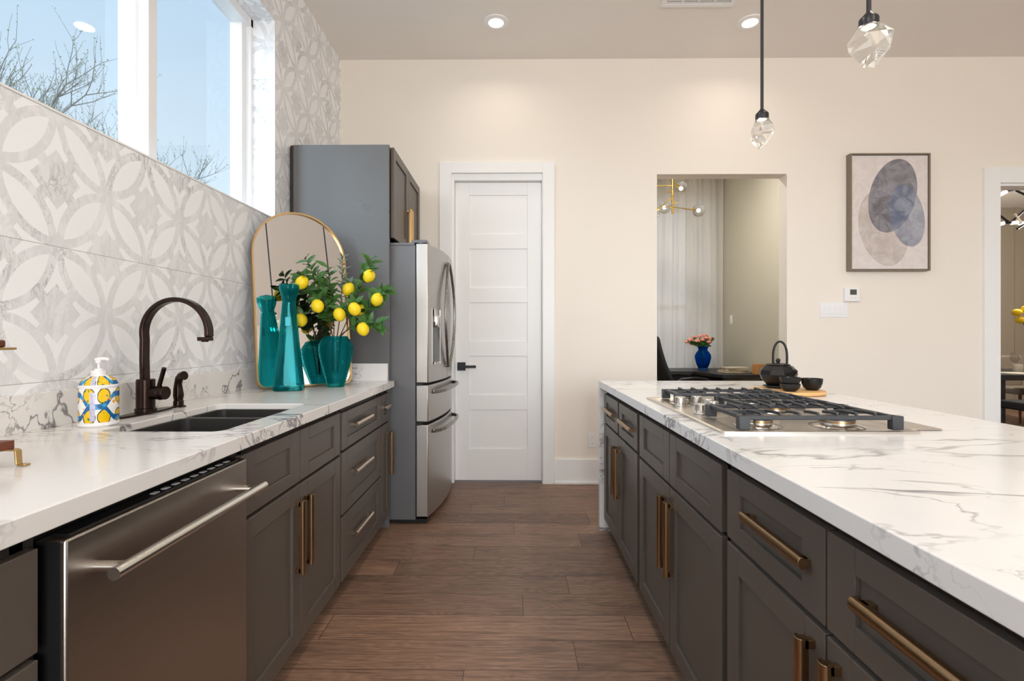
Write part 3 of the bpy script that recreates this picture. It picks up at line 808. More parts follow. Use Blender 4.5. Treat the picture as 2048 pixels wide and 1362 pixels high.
# soap bottle
sb = thing('soap_bottle', (-1.292, 1.545, ZS), 'white pump soap bottle with yellow and blue painted label beside the faucet', 'soap bottle')
prof = [(.046, 0), (.0515, .004), (.0515, .010), (.0495, .012), (.0495, .117), (.0505, .119), (.0505, .124), (.046, .130), (.040, .142), (.026, .152), (.022, .155)]
m = MB(); m.lathe(0, 0, prof, 40); b = m.build('bottle', M['white_pl'], sb, local=True)
m = MB(); m.lathe(0, 0, [(.0499, .0135), (.0503, .0145), (.0503, .1155), (.0499, .1165)], 48, cap=False); lb = m.build('label', soap_mat(), sb, local=True)
m = MB(); m.lathe(0, 0, [(.0488, .1275), (.0415, .1425), (.027, .1535)], 40, cap=False); m.build('shoulder_label', lb.data.materials[0], sb, local=True)
m = MB(); m.lathe(0, 0, [(.020, .153), (.0205, .170), (.012, .171), (.011, .176), (.004, .177), (.004, .192), (.0085, .193), (.009, .203), (.004, .205)], 24)
m.tube([(-.010, 0, .2045), (.006, 0, .206), (.026, -.003, .206), (.036, -.004, .2025)], [.005, .006, .005, .004], 10); m.build('pump', M['white_pl'], sb, local=True)

# tiered stand at the photo edge: gold flat bar frame carrying two trays
ts = thing('tiered_stand', (-1.20, 1.02, ZS), 'two-tier gold stand holding reddish wood trays, at the edge beside the soap bottle', 'tray stand')
m = MB()
for y in (.935, 1.055):
    m.strip([(-1.035, y, ZS + .0025), (-1.052, y, ZS + .0025), (-1.0545, y, ZS + .006), (-1.056, y, ZS + .032), (-1.060, y, ZS + .034), (-1.30, y, ZS + .034)], (0, 1, 0), .014, .004)
m.strip([(-1.30, .995, ZS + .034), (-1.30, .995, ZS + .25)], (0, 1, 0), .03, .005)
m.box(-1.30, -1.053, .94, 1.05, ZS + .247, ZS + .252)
m.build('frame', M['gold'], ts, bevel=.001)
m = MB(); m.box(-1.29, -1.066, .945, 1.058, ZS + .036, ZS + .054); m.build('lower_tray', M['walnut'], ts, bevel=.001)
m = MB(); m.box(-1.29, -1.065, .95, 1.04, ZS + .252, ZS + .268); m.build('upper_tray', M['walnut'], ts, bevel=.004, seg=3)

# ------------------------------------------------------------------ dishwasher
dw = thing('dishwasher', (-.76, 1.12, 0), 'stainless steel dishwasher with long bar handle under the counter', 'dishwasher')
MB().box(-1.36, -.815, .832, 1.418, .1, .872).box(-.815, -.81, .832, 1.418, .1, .84).build('tub', M['black'], dw, smooth=0)
m = MB(); m.box(-.808, -.757, .838, 1.411, .11, .856); m.build('door', M['steel_dw'], dw, bevel=.004)
m = MB(); m.box(-.81, -.80, .8372, 1.4118, .108, .855).box(-.806, -.766, .8365, .838, .11, .853); m.build('door_edge', M['black'], dw, smooth=0)
m = MB(); m.box(-.800, -.772, .86, 1.39, .8555, .8585)
cp = m.build('control_strip', M['black'], dw, smooth=0)
for k in range(9):
    MB().box(-.792, -.781, 1.08 + k * .034, 1.096 + k * .034, .8585, .8597).build('button', M['white_pl'], cp, smooth=0)
m = MB(); m.cyl((-.700, .868, .785), (-.700, 1.395, .785), .0115, n=24)
hb = m.build('handle', M['steel_hi'], dw)
for y in (.90, 1.362):
    m = MB(); m.cyl((-.7575, y, .785), (-.703, y, .785), .0095, n=18); m.build('bracket', M['steel_hi'], hb)

# ------------------------------------------------------------------ refrigerator surround
uc = thing('refrigerator_cabinet', (-1.1, 3.6, 0), 'tall cabinet surround of the refrigerator with blue-grey side panel and two upper doors', 'cabinet')
m = MB(); m.box(-1.392, -.787, 3.142, 3.166, .0, 2.412); m.build('side_panel', M['panel'], uc, bevel=.001, smooth=0)
m = MB(); m.box(-1.412, -1.392, 3.150, 3.170, 1.034, 2.412); m.build('filler_strip', M['cabdark'], uc, smooth=0)
m = MB(); m.box(-1.424, -.792, 3.168, 4.06, 1.86, 2.412); m.build('body', M['cabdark'], uc, smooth=0)
for y0, y1, hy in ((3.178, 3.612, 3.585), (3.616, 4.05, 3.643)):
    f = shaker(1, -.765, y0, y1, 1.832, 2.408, .06).build('door', M['cab'], uc, smooth=0, bevel=.0016)
    pull(1, -.765, hy, 1.985, .262, True, M['gold'], f)

# refrigerator
rf = thing('refrigerator', (-.95, 3.63, 0), 'stainless french door refrigerator with water dispenser and two bottom drawers', 'refrigerator')
FY0, FY1 = 3.20, 4.05
MB().box(-1.38, -.632, FY0 + .004, FY1 - .004, .025, 1.79).build('body', M['fridge_side'], rf, bevel=.004)
m = MB(); m.box(-1.38, -.64, FY0 + .002, FY1, 1.79, 1.805); m.build('top_cap', M['fridge_side'], rf)
m = MB(); m.box(-.66, -.56, FY0 + .01, FY0 + .1, 1.805, 1.825); m.cyl((-.60, FY0 + .03, 1.80), (-.60, FY0 + .03, 1.826), .02); m.build('hinge_cover', M['fridge_side'], rf, bevel=.003)
m = MB(); m.box(-.632, -.59, FY0 + .02, FY1 - .02, .04, 1.78); m.build('gasket', M['black'], rf, smooth=0)
m = MB(); m.box(-1.3, -.56, FY0 + .01, FY1 - .01, .004, .03); m.build('plinth', M['black'], rf)
def xfr(y): return -.552 + .053 * (y - 3.2) + .044 * (1 - ((y - 3.625) / .43) ** 2)
def bulged(y0, y1, z0, z1, n=14):
    poly = [(-.628, y0)] + [(xfr(y0 + (y1 - y0) * k / n), y0 + (y1 - y0) * k / n) for k in range(n + 1)] + [(-.628, y1)]
    return MB().prism(poly, z0, z1)
dA = bulged(FY0, 3.621, .905, 1.80).build('door', M['steel'], rf, bevel=.005)
dB = bulged(3.627, FY1, .905, 1.80).build('door', M['steel'], rf, bevel=.005)
wA = bulged(FY0, FY1, .655, .890, 24).build('drawer', M['steel'], rf, bevel=.005)
wB = bulged(FY0, FY1, .045, .635, 24).build('drawer', M['steel'], rf, bevel=.005)
def fr_handle(sgn, yc, par):
    pts = []; rr = []
    for k in range(25):
        u = k / 24; b = math.sin(PI * u) ** .9
        pts.append((xfr(yc + sgn * .15 * b) + .014 + .018 * b, yc + sgn * (.006 + .15 * b), .985 + .75 * u)); rr.append(.011)
    m = MB(); m.strip(pts, (0, 1, .0), .032, .018)
    x0 = xfr(3.62)
    m.cyl((x0 - .01, yc + sgn * .01, .995), (x0 + .02, yc + sgn * .01, .995), .012).cyl((x0 - .01, yc + sgn * .01, 1.725), (x0 + .02, yc + sgn * .01, 1.725), .012)
    return m.build('handle', M['steel_dark'], par, bevel=.005)
fr_handle(-1, 3.605, dA); fr_handle(1, 3.643, dB)
def dr_handle(z, par):
    pts = []
    for k in range(21):
        u = k / 20; y = 3.27 + .71 * u; b = min(1, math.sin(PI * u) * 2.2) ** .6
        pts.append((xfr(y) + .004 + .046 * b, y, z + .006 * math.sin(PI * u)))
    m = MB(); m.strip(pts, (0, 0, 1), .026, .014)
    return m.build('handle', M['steel_dark'], par, bevel=.004)
dr_handle(.842, wA); dr_handle(.585, wB)
# water dispenser on the near door
m = MB()
for y0, y1, z0, z1 in ((3.262, 3.275, 1.02, 1.385), (3.415, 3.43, 1.02, 1.385), (3.275, 3.415, 1.02, 1.035), (3.275, 3.415, 1.30, 1.385)):
    m.box(xfr((y0 + y1) / 2) - .004, xfr((y0 + y1) / 2) + .003, y0, y1, z0, z1)
ds = m.build('dispenser', M['steel'], dA)
m = MB(); m.grid([[(xfr(3.275 + .14 * k / 8) + .0012, 3.275 + .14 * k / 8, z) for k in range(9)] for z in (1.035, 1.30)]); m.build('alcove', M['panel'], ds)
m = MB(); m.box(xfr(3.34) - .01, xfr(3.34) + .022, 3.29, 3.40, 1.265, 1.345); m.build('spout', M['steel_hi'], ds, bevel=.012, seg=3)

# ------------------------------------------------------------------ mirror
e = Vector((.369, .35, 0)).normalized(); n_ = Vector((e.y, -e.x, 0)); base = Vector((-1.152, 2.762, ZS + .001)); tilt = math.radians(7.5)
up = (Vector((0, 0, 1)) * math.cos(tilt) - n_ * math.sin(tilt)).normalized(); nn = e.cross(up).normalized()
if nn.dot(n_) < 0: nn = -nn
mir = thing('mirror', tuple(base), 'arched mirror in thin gold frame leaning in the counter corner behind the vases', 'mirror')
w_, h_ = .52, .985
def arch(w, h, rc, k=24):
    r = w / 2; o = []
    for i in range(7): a = PI + PI / 2 * i / 6; o.append((-r + rc + rc * math.cos(a), rc + rc * math.sin(a)))
    for i in range(7): a = 3 * PI / 2 + PI / 2 * i / 6; o.append((r - rc + rc * math.cos(a), rc + rc * math.sin(a)))
    for i in range(k + 1): a = PI * i / k; o.append((r * math.cos(a), h - r + r * math.sin(a)))
    return o
def P(u, v, d): return e * u + up * v + nn * d
def in_arch(o, d): return [(u * (1 - d / (w_ / 2)), d + v * (h_ - 2 * d) / h_) for u, v in o]
o0 = arch(w_, h_, .045); o1 = in_arch(o0, .0085)
m = MB(); m.grid([[P(u, v, 0) for u, v in o0], [P(u, v, .028) for u, v in o0], [P(u, v, .028) for u, v in o1], [P(u, v, .018) for u, v in o1]], True)
m.build('frame', M['gold'], mir, local=True)
m = MB(); m.grid([[P(u, v, .0005) for u, v in o0], [P(u, v, .017) for u, v in in_arch(o0, .003)]], True, True)
m.build('glass', M['mirror'], mir, smooth=0, local=True)

# ------------------------------------------------------------------ square teal vase
sv = thing('tall_vase', (-1.163, 2.575, ZS), 'tall square-based teal glass vase with flared neck in front of the mirror', 'vase', rz=.30)
def sq(a, z, n=48, p=5.0, lobes=0):
    o = []
    for k in range(n):
        t_ = 2 * PI * k / n; c, s_ = math.cos(t_), math.sin(t_)
        r = a / (abs(c) ** p + abs(s_) ** p) ** (1 / p)
        if lobes: r *= 1 + lobes * math.cos(8 * t_)
        o.append(Vector((r * c, r * s_, z)))
    return o
prof = [(.066, 0, 6, 0), (.0715, .006, 6, 0), (.0705, .03, 6, 0), (.060, .13, 5.5, 0), (.048, .25, 5, 0), (.0385, .37, 4, 0), (.033, .445, 3, 0), (.0325, .458, 2.2, 0), (.036, .463, 2, 0), (.0325, .468, 2.2, .02), (.040, .495, 2.4, .05), (.0455, .525, 2.6, .06), (.0445, .545, 2.8, .05)]
rows = [sq(a, z, 48, p, l) for a, z, p, l in prof] + [sq(a - .006, z + (.016 if i == len(prof) - 1 else 0), 48, p, l) for i, (a, z, p, l) in reversed(list(enumerate(prof[2:])))]
m = MB(); m.grid(rows, True, True); m.build('body', M['teal'], sv, local=True, smooth=50)
m = MB(); m.box(-.012, .012, -.0475, -.0455, .33, .375); m.build('sticker', M['sticker'], sv, local=True, smooth=0)

# round ribbed vase
VC = Vector((-.984, 2.752, ZS))
rv = thing('round_vase', tuple(VC), 'rounded ribbed teal vase holding lemon branches near the counter end', 'vase')
key = [(0.0, .046), (.01, .048), (.06, .061), (.12, .078), (.17, .090), (.205, .0935), (.235, .0895), (.258, .076), (.272, .064), (.279, .061)]
def ip(z):
    for (z0, r0), (z1, r1) in zip(key, key[1:]):
        if z <= z1: return r0 + (r1 - r0) * (z - z0) / (z1 - z0)
    return key[-1][1]
prof = []; N_ = 110
for k in range(N_ + 1):
    z = .279 * k / N_; r = ip(z) + (.0017 * math.sin(k * 2 * PI / 5) if .02 < z < .25 else 0); prof.append((r, z))
prof += [(ip(z) - .006, z) for z in (.279, .26, .23, .2, .15, .1, .05, .02)]
m = MB(); m.lathe(0, 0, prof, 48); m.build('body', M['teal2'], rv, local=True, smooth=60)

# lemon branches
CAMP = Vector((0, 0, 1.2)); TA = math.atan(.009)
def at(px, py, Y):
    u = (px - 1019) / 1000; v = (674 - py) / 1000
    r = Vector((u * math.cos(TA) - math.sin(TA), math.cos(TA) + u * math.sin(TA), v)); return CAMP + r * (Y / r.y)
def leaf(mb, p, d, L, w, nrm):
    d = d.normalized(); s_ = d.cross(nrm)
    s_ = s_.normalized() if s_.length > 1e-3 else d.orthogonal().normalized()
    nn_ = s_.cross(d).normalized(); rows = []
    for k in range(7):
        u = k / 6; ww = w * math.sin(PI * min(1, .06 + u * .94)) ** .8 * (1 - .25 * u)
        c = p + d * (L * u) - nn_ * (L * .22 * u * u)
        rows.append([c - s_ * ww / 2 + nn_ * ww * .16, c, c + s_ * ww / 2 + nn_ * ww * .16])
    mb.grid(rows)
def bez(p0, p1, p2, n):
    return [p0 * (1 - t) ** 2 + p1 * (2 * t * (1 - t)) + p2 * t * t for t in [i / n for i in range(n + 1)]]
def lemon_mesh(mb, c, ax, r=.033):
    q = Vector((0, 0, 1)).rotation_difference(ax); rows = []
    for i in range(15):
        th = PI * i / 14; rr = math.sin(th) * r; z = -math.cos(th) * r * 1.18
        if i >= 12: z += r * .10 * (i - 11) / 3
        rows.append([c + q @ Vector((max(rr, 1e-4) * math.cos(2 * PI * k / 20), max(rr, 1e-4) * math.sin(2 * PI * k / 20), z)) for k in range(20)])
    mb.grid(rows, True, True)
mouth = Vector((VC.x, VC.y, ZS + .279))
BR = [  # tip px, control px, lemons px, y depth tip, mouth offset, leaf material, label, n leaves
    ((612, 518, 2.66), (672, 640, 2.70), [(604, 565, 2.63), (635, 612, 2.64)], (-.03, -.01), 'leaf', 'lemon branch in the round teal vase with two lemons, arching over the tall teal vase', 26),
    ((655, 535, 2.74), (670, 630, 2.75), [(679, 629, 2.68)], (-.015, .01), 'leaf', 'short lemon branch with one low lemon just above the round vase rim', 22),
    ((686, 512, 2.80), (684, 620, 2.78), [(697, 578, 2.78)], (.0, .02), 'leaf2', 'upright grey-green branch in the middle of the round vase, tallest of the bunch', 34),
    ((742, 520, 2.78), (705, 620, 2.77), [(738, 552, 2.75)], (.02, .01), 'leaf', 'lemon branch rising toward the refrigerator with one high lemon', 26),
    ((776, 578, 2.76), (715, 635, 2.76), [(754, 599, 2.73), (722, 622, 2.78)], (.03, .0), 'leaf', 'lemon branch reaching sideways toward the refrigerator, two lemons among its leaves', 26),
    ((764, 650, 2.68), (712, 640, 2.70), [(709, 618, 2.65), (726, 658, 2.65)], (.03, -.02), 'leaf', 'drooping lemon branch with two lemons, lowest on the refrigerator side', 18),
    ((590, 566, 2.69), (655, 600, 2.73), [(602, 640, 2.70)], (-.03, .03), 'leaf', 'lemon branch bending back toward the mirror behind the tall vase', 26),
]
for tip, ctl, lem, mo, lm, lab, nl in BR:
    t = thing('lemon_branch', tuple(mouth), lab, 'branch', 'lemon branches in the round teal vase')
    p0 = mouth + Vector((mo[0] * .4, mo[1] * .4, -.20)); pm = mouth + Vector((mo[0], mo[1], 0))
    p1, p2 = at(*ctl), at(*tip)
    path = [p0, pm] + bez(pm, p1, p2, 14)[1:]
    st = MB(); st.tube(path, [.0035] * 2 + [.0034 - .0022 * i / 13 for i in range(14)], 6)
    lv = MB(); rnd = random.Random(lab)
    nl = int(nl * 1.45)
    for k in range(nl):
        u = .30 + .70 * (k / (nl - 1)); f = u * 14; i = min(int(f), 13)
        q = path[1:][i].lerp(path[1:][min(i + 1, 14)], f - i)
        tang = (path[min(i + 2, 15)] - path[i + 1]).normalized()
        a = k * 2.4 + rnd.uniform(-.4, .4); o = tang.orthogonal().normalized(); b = tang.cross(o)
        dr = (o * math.cos(a) + b * math.sin(a)) * rnd.uniform(.7, 1.1) + tang * rnd.uniform(.25, .9) + Vector((0, -.12, .05))
        if lm == 'leaf': leaf(lv, q, dr, rnd.uniform(.055, .078), rnd.uniform(.030, .042), Vector((rnd.uniform(-.4, .4), -.7, .7)))
        else: leaf(lv, q, dr, rnd.uniform(.035, .055), rnd.uniform(.010, .015), Vector((rnd.uniform(-.5, .5), -.7, .6)))
    for lx in lem:
        c = at(*lx); j = min(range(3, 16), key=lambda i: (path[i] - c).length)
        st.tube([path[j], path[j].lerp(c, .5) + Vector((0, 0, .012)), c + Vector((0, 0, .03))], [.0022, .0018, .0016], 5)
        for k in range(5):
            dr = Vector((rnd.uniform(-1, 1), rnd.uniform(-.6, .3), rnd.uniform(.1, .9)))
            leaf(lv, c + Vector((0, .012, .025)), dr, rnd.uniform(.05, .07), .032, Vector((0, -.7, .7)))
    st.build('stem', M['twig'], t); lv.build('leaves', M[lm], t, smooth=60)
    for lx in lem:
        c = at(*lx); m = MB(); lemon_mesh(m, c, Vector((rnd.uniform(-.6, .6), -.5, -1)).normalized(), .0325); m.build('lemon', M['lemon'], t, smooth=60)

# ------------------------------------------------------------------ cooktop
ZK = ZS
ck = thing('gas_cooktop', (.87, 1.82, ZK), 'stainless gas cooktop with black grates and five knobs set in the island', 'cooktop')
m = MB(); c0 = rounded_loop(.588, 1.150, 1.418, 2.233, .012); c1 = rounded_loop(.594, 1.144, 1.424, 2.227, .012); c2 = rounded_loop(.612, 1.126, 1.442, 2.209, .02)
m.grid([[(x, y, ZK) for x, y in c0], [(x, y, ZK + .006) for x, y in c0], [(x, y, ZK + .008) for x, y in c1], [(x, y, ZK + .003) for x, y in c2]], True, True)
m.build('pan', M['steel_top'], ck, smooth=30)
m = MB(); m.box(1.152, 1.252, 1.47, 2.19, ZK, ZK + .006); m.build('rear_vent_strip', M['steel_top'], ck, bevel=.003)
BUR = [(.745, 1.535, .04), (.985, 1.535, .047), (.94, 1.825, .055), (.745, 2.10, .035), (.995, 2.10, .045)]
for x, y, r in BUR:
    m = MB(); m.lathe(x, y, [(r + .028, ZK + .004), (r + .022, ZK + .007), (r + .004, ZK + .011), (r - .001, ZK + .012), (r, ZK + .024), (r - .006, ZK + .025)], 36); bu = m.build('burner', M['steel_hi'], ck)
    m = MB(); m.lathe(x, y, [(r - .001, ZK + .0155), (r + .0015, ZK + .016), (r + .0015, ZK + .0225), (r - .001, ZK + .023)], 36, cap=False); m.build('flame_ring', M['bronze'], bu)
    m = MB(); m.lathe(x, y, [(r - .004, ZK + .024), (r + .003, ZK + .0255), (r + .003, ZK + .029), (r - .006, ZK + .032), (0, ZK + .033)], 36); m.build('burner_cap', M['iron'], bu)
for x, y in ((.655, 1.975), (.728, 2.0), (.742, 1.915), (.728, 1.84), (.660, 1.770)):
    m = MB(); m.lathe(x, y, [(.024, ZK + .004), (.024, ZK + .007), (.018, ZK + .009), (.0185, ZK + .016), (.0215, ZK + .017), (.0215, ZK + .036), (.019, ZK + .039), (0, ZK + .039)], 28)
    m.build('knob', M['steel_knob'], ck)
def grate(x0, x1, y0, y1, cut=None):
    """cast grate: outer bars, corner feet, fingers from both long bars, cross bar"""
    m = MB(); zt = ZK + .046; zb = ZK + .034; bw = .013
    xs = cut or x0
    for y in (y0, y1): m.bar((x0 if cut is None else (cut if y == y0 else x0), y, (zt + zb) / 2), (x1, y, (zt + zb) / 2), bw, zt - zb)
    m.bar((x1, y0, (zt + zb) / 2), (x1, y1, (zt + zb) / 2), bw, zt - zb)
    m.bar((xs, y0, (zt + zb) / 2), (xs, y1, (zt + zb) / 2), bw, zt - zb)
    ym = (y0 + y1) / 2
    m.bar((xs, ym, zt - .006), (xs + .13, ym, zt - .006), .009, .012); m.bar((x1 - .13, ym, zt - .006), (x1, ym, zt - .006), .009, .012)
    k = 7
    for i in range(k):
        x = xs + (x1 - xs) * (i + 1) / (k + 1)
        L = (y1 - y0) * (.31 if i in (2, 3, 4) else .40)
        for ya, sg in ((y0, 1), (y1, -1)):
            m.strip([(x, ya - sg * .004, zt - .010), (x, ya + sg * .006, zt + .005), (x, ya + sg * L * .6, zt + .004), (x, ya + sg * L, zt + .001)], (1, 0, 0), .0068, .009)
    for i in ():
        xa = xs + (x1 - xs) * (i + 1) / (k + 1); xb = xs + (x1 - xs) * (i + 2) / (k + 1)
        m.bar((xa, y0 + (y1 - y0) * .36, zt - .004), (xb, y0 + (y1 - y0) * .43, zt - .004), .008, .011)
        m.bar((xa, y1 - (y1 - y0) * .43, zt - .004), (xb, y1 - (y1 - y0) * .36, zt - .004), .008, .011)
    for x in (xs, x1):
        for y in (y0, y1):
            m.box(x - .016, x + .016, y - .012, y + .012, ZK + .006, zt)
    return m.build('grate', M['iron'], ck, bevel=.0018, seg=1)
grate(.665, 1.105, 1.458, 1.695)
grate(.795, 1.105, 1.705, 1.945)
grate(.665, 1.105, 2.03, 2.195)
m = MB()

# board, teapot, bowls
bd = thing('serving_board', (1.335, 2.455, ZS), 'round pale bamboo board under the black teapot and bowls', 'board')
m = MB(); m.lathe(1.335, 2.455, [(.150, ZS), (.162, ZS + .004), (.165, ZS + .011), (.162, ZS + .017), (.152, ZS + .020), (0, ZS + .020)], 56); m.build('board', M['wood'], bd)
ZP = ZS + .020
tv = thing('trivet', (1.322, 2.515, ZP), 'flat black iron trivet on the bamboo board under the teapot', 'trivet')
m = MB(); m.lathe(1.322, 2.515, [(.066, ZP + .007), (.070, ZP + .009), (.068, ZP + .013), (.05, ZP + .013), (.05, ZP + .008)], 36)
for k in range(4): a = k * PI / 2 + .4; m.cyl((1.322 + .06 * math.cos(a), 2.515 + .06 * math.sin(a), ZP), (1.322 + .06 * math.cos(a), 2.515 + .06 * math.sin(a), ZP + .009), .006, n=10)
m.build('ring', M['teairon'], tv)
ZQ = ZP + .013
tp = thing('teapot', (1.322, 2.515, ZQ), 'black cast iron teapot with tall arched handle on the bamboo board', 'teapot')
m = MB(); m.lathe(1.322, 2.515, [(.050, ZQ), (.056, ZQ + .004), (.078, ZQ + .030), (.088, ZQ + .055), (.084, ZQ + .075), (.066, ZQ + .096), (.054, ZQ + .100)], 9, rot=.35); m.build('body', M['teairon'], tp, smooth=24, bevel=.003)
m = MB(); m.lathe(1.322, 2.515, [(.054, ZQ + .100), (.055, ZQ + .104), (.048, ZQ + .107), (.02, ZQ + .112), (.007, ZQ + .113), (.006, ZQ + .117)], 36)
m.sphere((1.322, 2.515, ZQ + .124), .011); m.build('lid', M['teairon'], tp)
pts = []
hd = Vector((.78, -.35, 0)).normalized()
for k in range(25):
    a = PI * k / 24; c = math.cos(a); s_ = math.sin(a)
    pts.append(Vector((1.330, 2.512, ZQ + .100)) + hd * (.030 * c * (1 + .25 * s_)) * 1.0 + Vector((0, 0, .118 * s_ ** .8)))
m = MB(); m.tube(pts, [.0055] * 25, 12); m.build('handle', M['blackmetal'], tp)
m = MB(); m.tube([(1.335, 2.450, ZQ + .05), (1.341, 2.422, ZQ + .058), (1.344, 2.405, ZQ + .072), (1.345, 2.398, ZQ + .080)], [.018, .014, .010, .009], 14); m.build('spout', M['teairon'], tp)
def bowl(x, y, z, r, h, label):
    b = thing('tea_bowl', (x, y, z), label, 'bowl', 'black tea bowls')
    m = MB(); m.lathe(x, y, [(r * .52, z), (r * .56, z + .003), (r * .80, z + h * .25), (r * .95, z + h * .62), (r, z + h), (r - .004, z + h), (r * .90, z + h * .62), (r * .72, z + h * .28), (r * .3, z + h * .14), (0, z + h * .13)], 40)
    m.build('bowl', M['teairon'], b); return b
bowl(1.292, 2.352, ZP, .044, .036, 'black tea bowl at the bottom of the stack of two')
bowl(1.292, 2.352, ZP + .024, .0455, .042, 'black tea bowl stacked on top of another one before the teapot')
bowl(1.425, 2.405, ZP, .0465, .056, 'single black tea bowl standing alone on the bamboo board')

# ------------------------------------------------------------------ ceiling fittings and pendants
for k, (x, y) in enumerate(CANS[:2]):
    t = thing('recessed_light', (x, y, ZC), ('round recessed ceiling light above the white pantry door', 'round recessed ceiling light beside the pendant rod')[k], 'ceiling light', 'recessed ceiling lights')
    m = MB(); m.lathe(x, y, [(.052, ZC - .002), (.056, ZC - .010), (.088, ZC - .007), (.090, ZC), (.052, ZC)], 44, cap=False); m.build('trim_ring', M['white'], t)
    m = MB(); m.lathe(x, y, [(.054, ZC - .001), (.054, ZC - .006), (.035, ZC - .0085), (0, ZC - .009)], 44); m.build('lens', M['lens'], t)
vt = thing('ceiling_vent', (1.25, 3.3, ZC), 'white slotted air vent in the ceiling at the top photo edge', 'vent')
m = MB(); vx0, vx1, vy0, vy1 = 1.0, 1.505, 3.12, 3.452
m.box(vx0, vx1, vy0, vy0 + .035, ZC - .010, ZC).box(vx0, vx1, vy1 - .035, vy1, ZC - .010, ZC).box(vx0, vx0 + .035, vy0 + .035, vy1 - .035, ZC - .010, ZC).box(vx1 - .035, vx1, vy0 + .035, vy1 - .035, ZC - .010, ZC)
for k in range(1, 4): x = vx0 + .035 + (vx1 - vx0 - .07) * k / 4; m.box(x - .006, x + .006, vy0 + .035, vy1 - .035, ZC - .008, ZC)
m.build('frame', M['white'], vt, bevel=.002)
m = MB()
for k in range(13): y = vy0 + .045 + k * .02; m.bar((vx0 + .035, y, ZC - .005), (vx1 - .035, y, ZC - .005), .012, .002)
m.build('louvres', M['white'], vt, smooth=0)
MB().box(vx0 + .03, vx1 - .03, vy0 + .03, vy1 - .03, ZC - .0015, ZC - .0005).build('backing', M['cabdark'], vt, smooth=0)

def pendant(x, y, zc, seed, sc, label):
    t = thing('pendant_light', (x, y, ZC), label, 'pendant light', 'crystal pendants over the island')
    m = MB(); m.lathe(x, y, [(.06, ZC), (.06, ZC - .018), (.05, ZC - .024), (.008, ZC - .026)], 32); m.build('canopy', M['rod'], t)
    m = MB(); m.cyl((x, y, ZC - .02), (x, y, zc + .028), .0062, n=14); m.build('rod', M['rod'], t)
    m = MB(); m.lathe(x, y, [(.007, zc + .032), (.009, zc + .028), (.024, zc + .012), (.0255, zc + .008), (.0255, zc - .012), (.022, zc - .013), (0, zc - .010)], 28); m.build('socket', M['rod'], t)
    rnd = random.Random(seed); bm = bmesh.new()
    rings = [(.024, -.010, 6), (.050, -.050, 5), (.047, -.085, 4), (.016, -.126, 2)]
    for r, z, n in rings:
        o = rnd.uniform(0, 2)
        for k in range(n):
            a = 2 * PI * k / n + o + rnd.uniform(-.2, .2); q = r * sc * rnd.uniform(.94, 1.06)
            bm.verts.new((x + q * math.cos(a), y + q * math.sin(a), zc + z + rnd.uniform(-.008, .008) * (0 if z > -.02 else 1)))
    bmesh.ops.convex_hull(bm, input=bm.verts)
    for v in [v for v in bm.verts if not v.link_faces]: bm.verts.remove(v)
    mb = MB(); mb.bm.free(); mb.bm = bm; mb.build('crystal', M['crystal'], t, smooth=0)
    m = MB(); m.lathe(x, y, [(.020, zc - .0125), (.020, zc - .0095), (0, zc - .0095)], 24); m.build('led', M['led'], t)
    pl_ = bpy.data.lights.new('pendant_glow', 'POINT'); pl_.energy = 2.0; pl_.color = WARM; pl_.shadow_soft_size = .02
    o = bpy.data.objects.new('pendant_glow', pl_); C.objects.link(o); o.parent = t; o.location = (0, 0, zc - .165 - ZC)
pendant(1.022, 2.07, 2.108, 11, 1.02, 'crystal pendant light on a long rod in front of the wall beside the office opening')
pendant(1.022, 1.45, 2.105, 5, 1.12, 'crystal pendant light at the top photo edge with only a short piece of rod showing')

# ------------------------------------------------------------------ wall things
pt = thing('painting', (2.706, YB - .002, 1.733), 'framed abstract print of three overlapping grey, blue and beige ovals', 'painting')
PW, PH = .640, .945; yf = YB - .055
m = MB()
for a, b, c, d_ in ((0, .012, 0, PH), (PW - .012, PW, 0, PH), (.012, PW - .012, 0, .012), (.012, PW - .012, PH - .012, PH)):
    m.box(2.706 + a, 2.706 + b, yf, YB - .002, 1.733 + c, 1.733 + d_)
m.build('frame', plain('weathered_grey_wood', srgb(128, 118, 104), .6, var=.12, scale=30), pt, smooth=0)
cv = MB(); cv.box(2.722, 2.706 + PW - .016, yf + .010, YB - .01, 1.749, 1.733 + PH - .016)
co = cv.build('canvas', None, pt, smooth=0)
co.data.transform(Matrix.Translation((-.016, 0, -.016))); co.location = (.016, 0, .016)
co.data.materials.append(painting_mat(PW - .032, PH - .032))
th = thing('thermostat', (2.74, YB, 1.486), 'white square thermostat with dark display under the painting', 'thermostat')
m = MB(); m.box(2.682, 2.803, YB - .026, YB, 1.487, 1.598); m.build('body', M['white_pl'], th, bevel=.005, seg=3)
m = MB(); m.box(2.722, 2.775, YB - .0268, YB - .025, 1.542, 1.585); m.build('display', M['lcd'], th, smooth=0)
m = MB(); m.box(2.728, 2.742, YB - .0275, YB - .0255, 1.513, 1.519).box(2.756, 2.770, YB - .0275, YB - .0255, 1.513, 1.519); m.build('buttons', M['cream'], th, smooth=0)
sw = thing('light_switch', (2.606, YB, 1.36), 'white four-gang rocker switch plate under the thermostat', 'light switch')
m = MB(); m.box(2.495, 2.718, YB - .006, YB, 1.360, 1.480); m.build('plate', M['white_pl'], sw, bevel=.002)
for k in range(4):
    xc = 2.537 + k * .046; m = MB(); m.box(xc - .017, xc + .017, YB - .0105, YB - .005, 1.386, 1.454); m.build('rocker', M['white_pl'], sw, bevel=.0015)
ol = thing('wall_outlet', (.642, YB, .295), 'white duplex outlet low on the wall beside the island end', 'outlet')
m = MB(); m.box(.607, .679, YB - .005, YB, .295, .410); m.build('plate', M['white_pl'], ol, bevel=.0015)
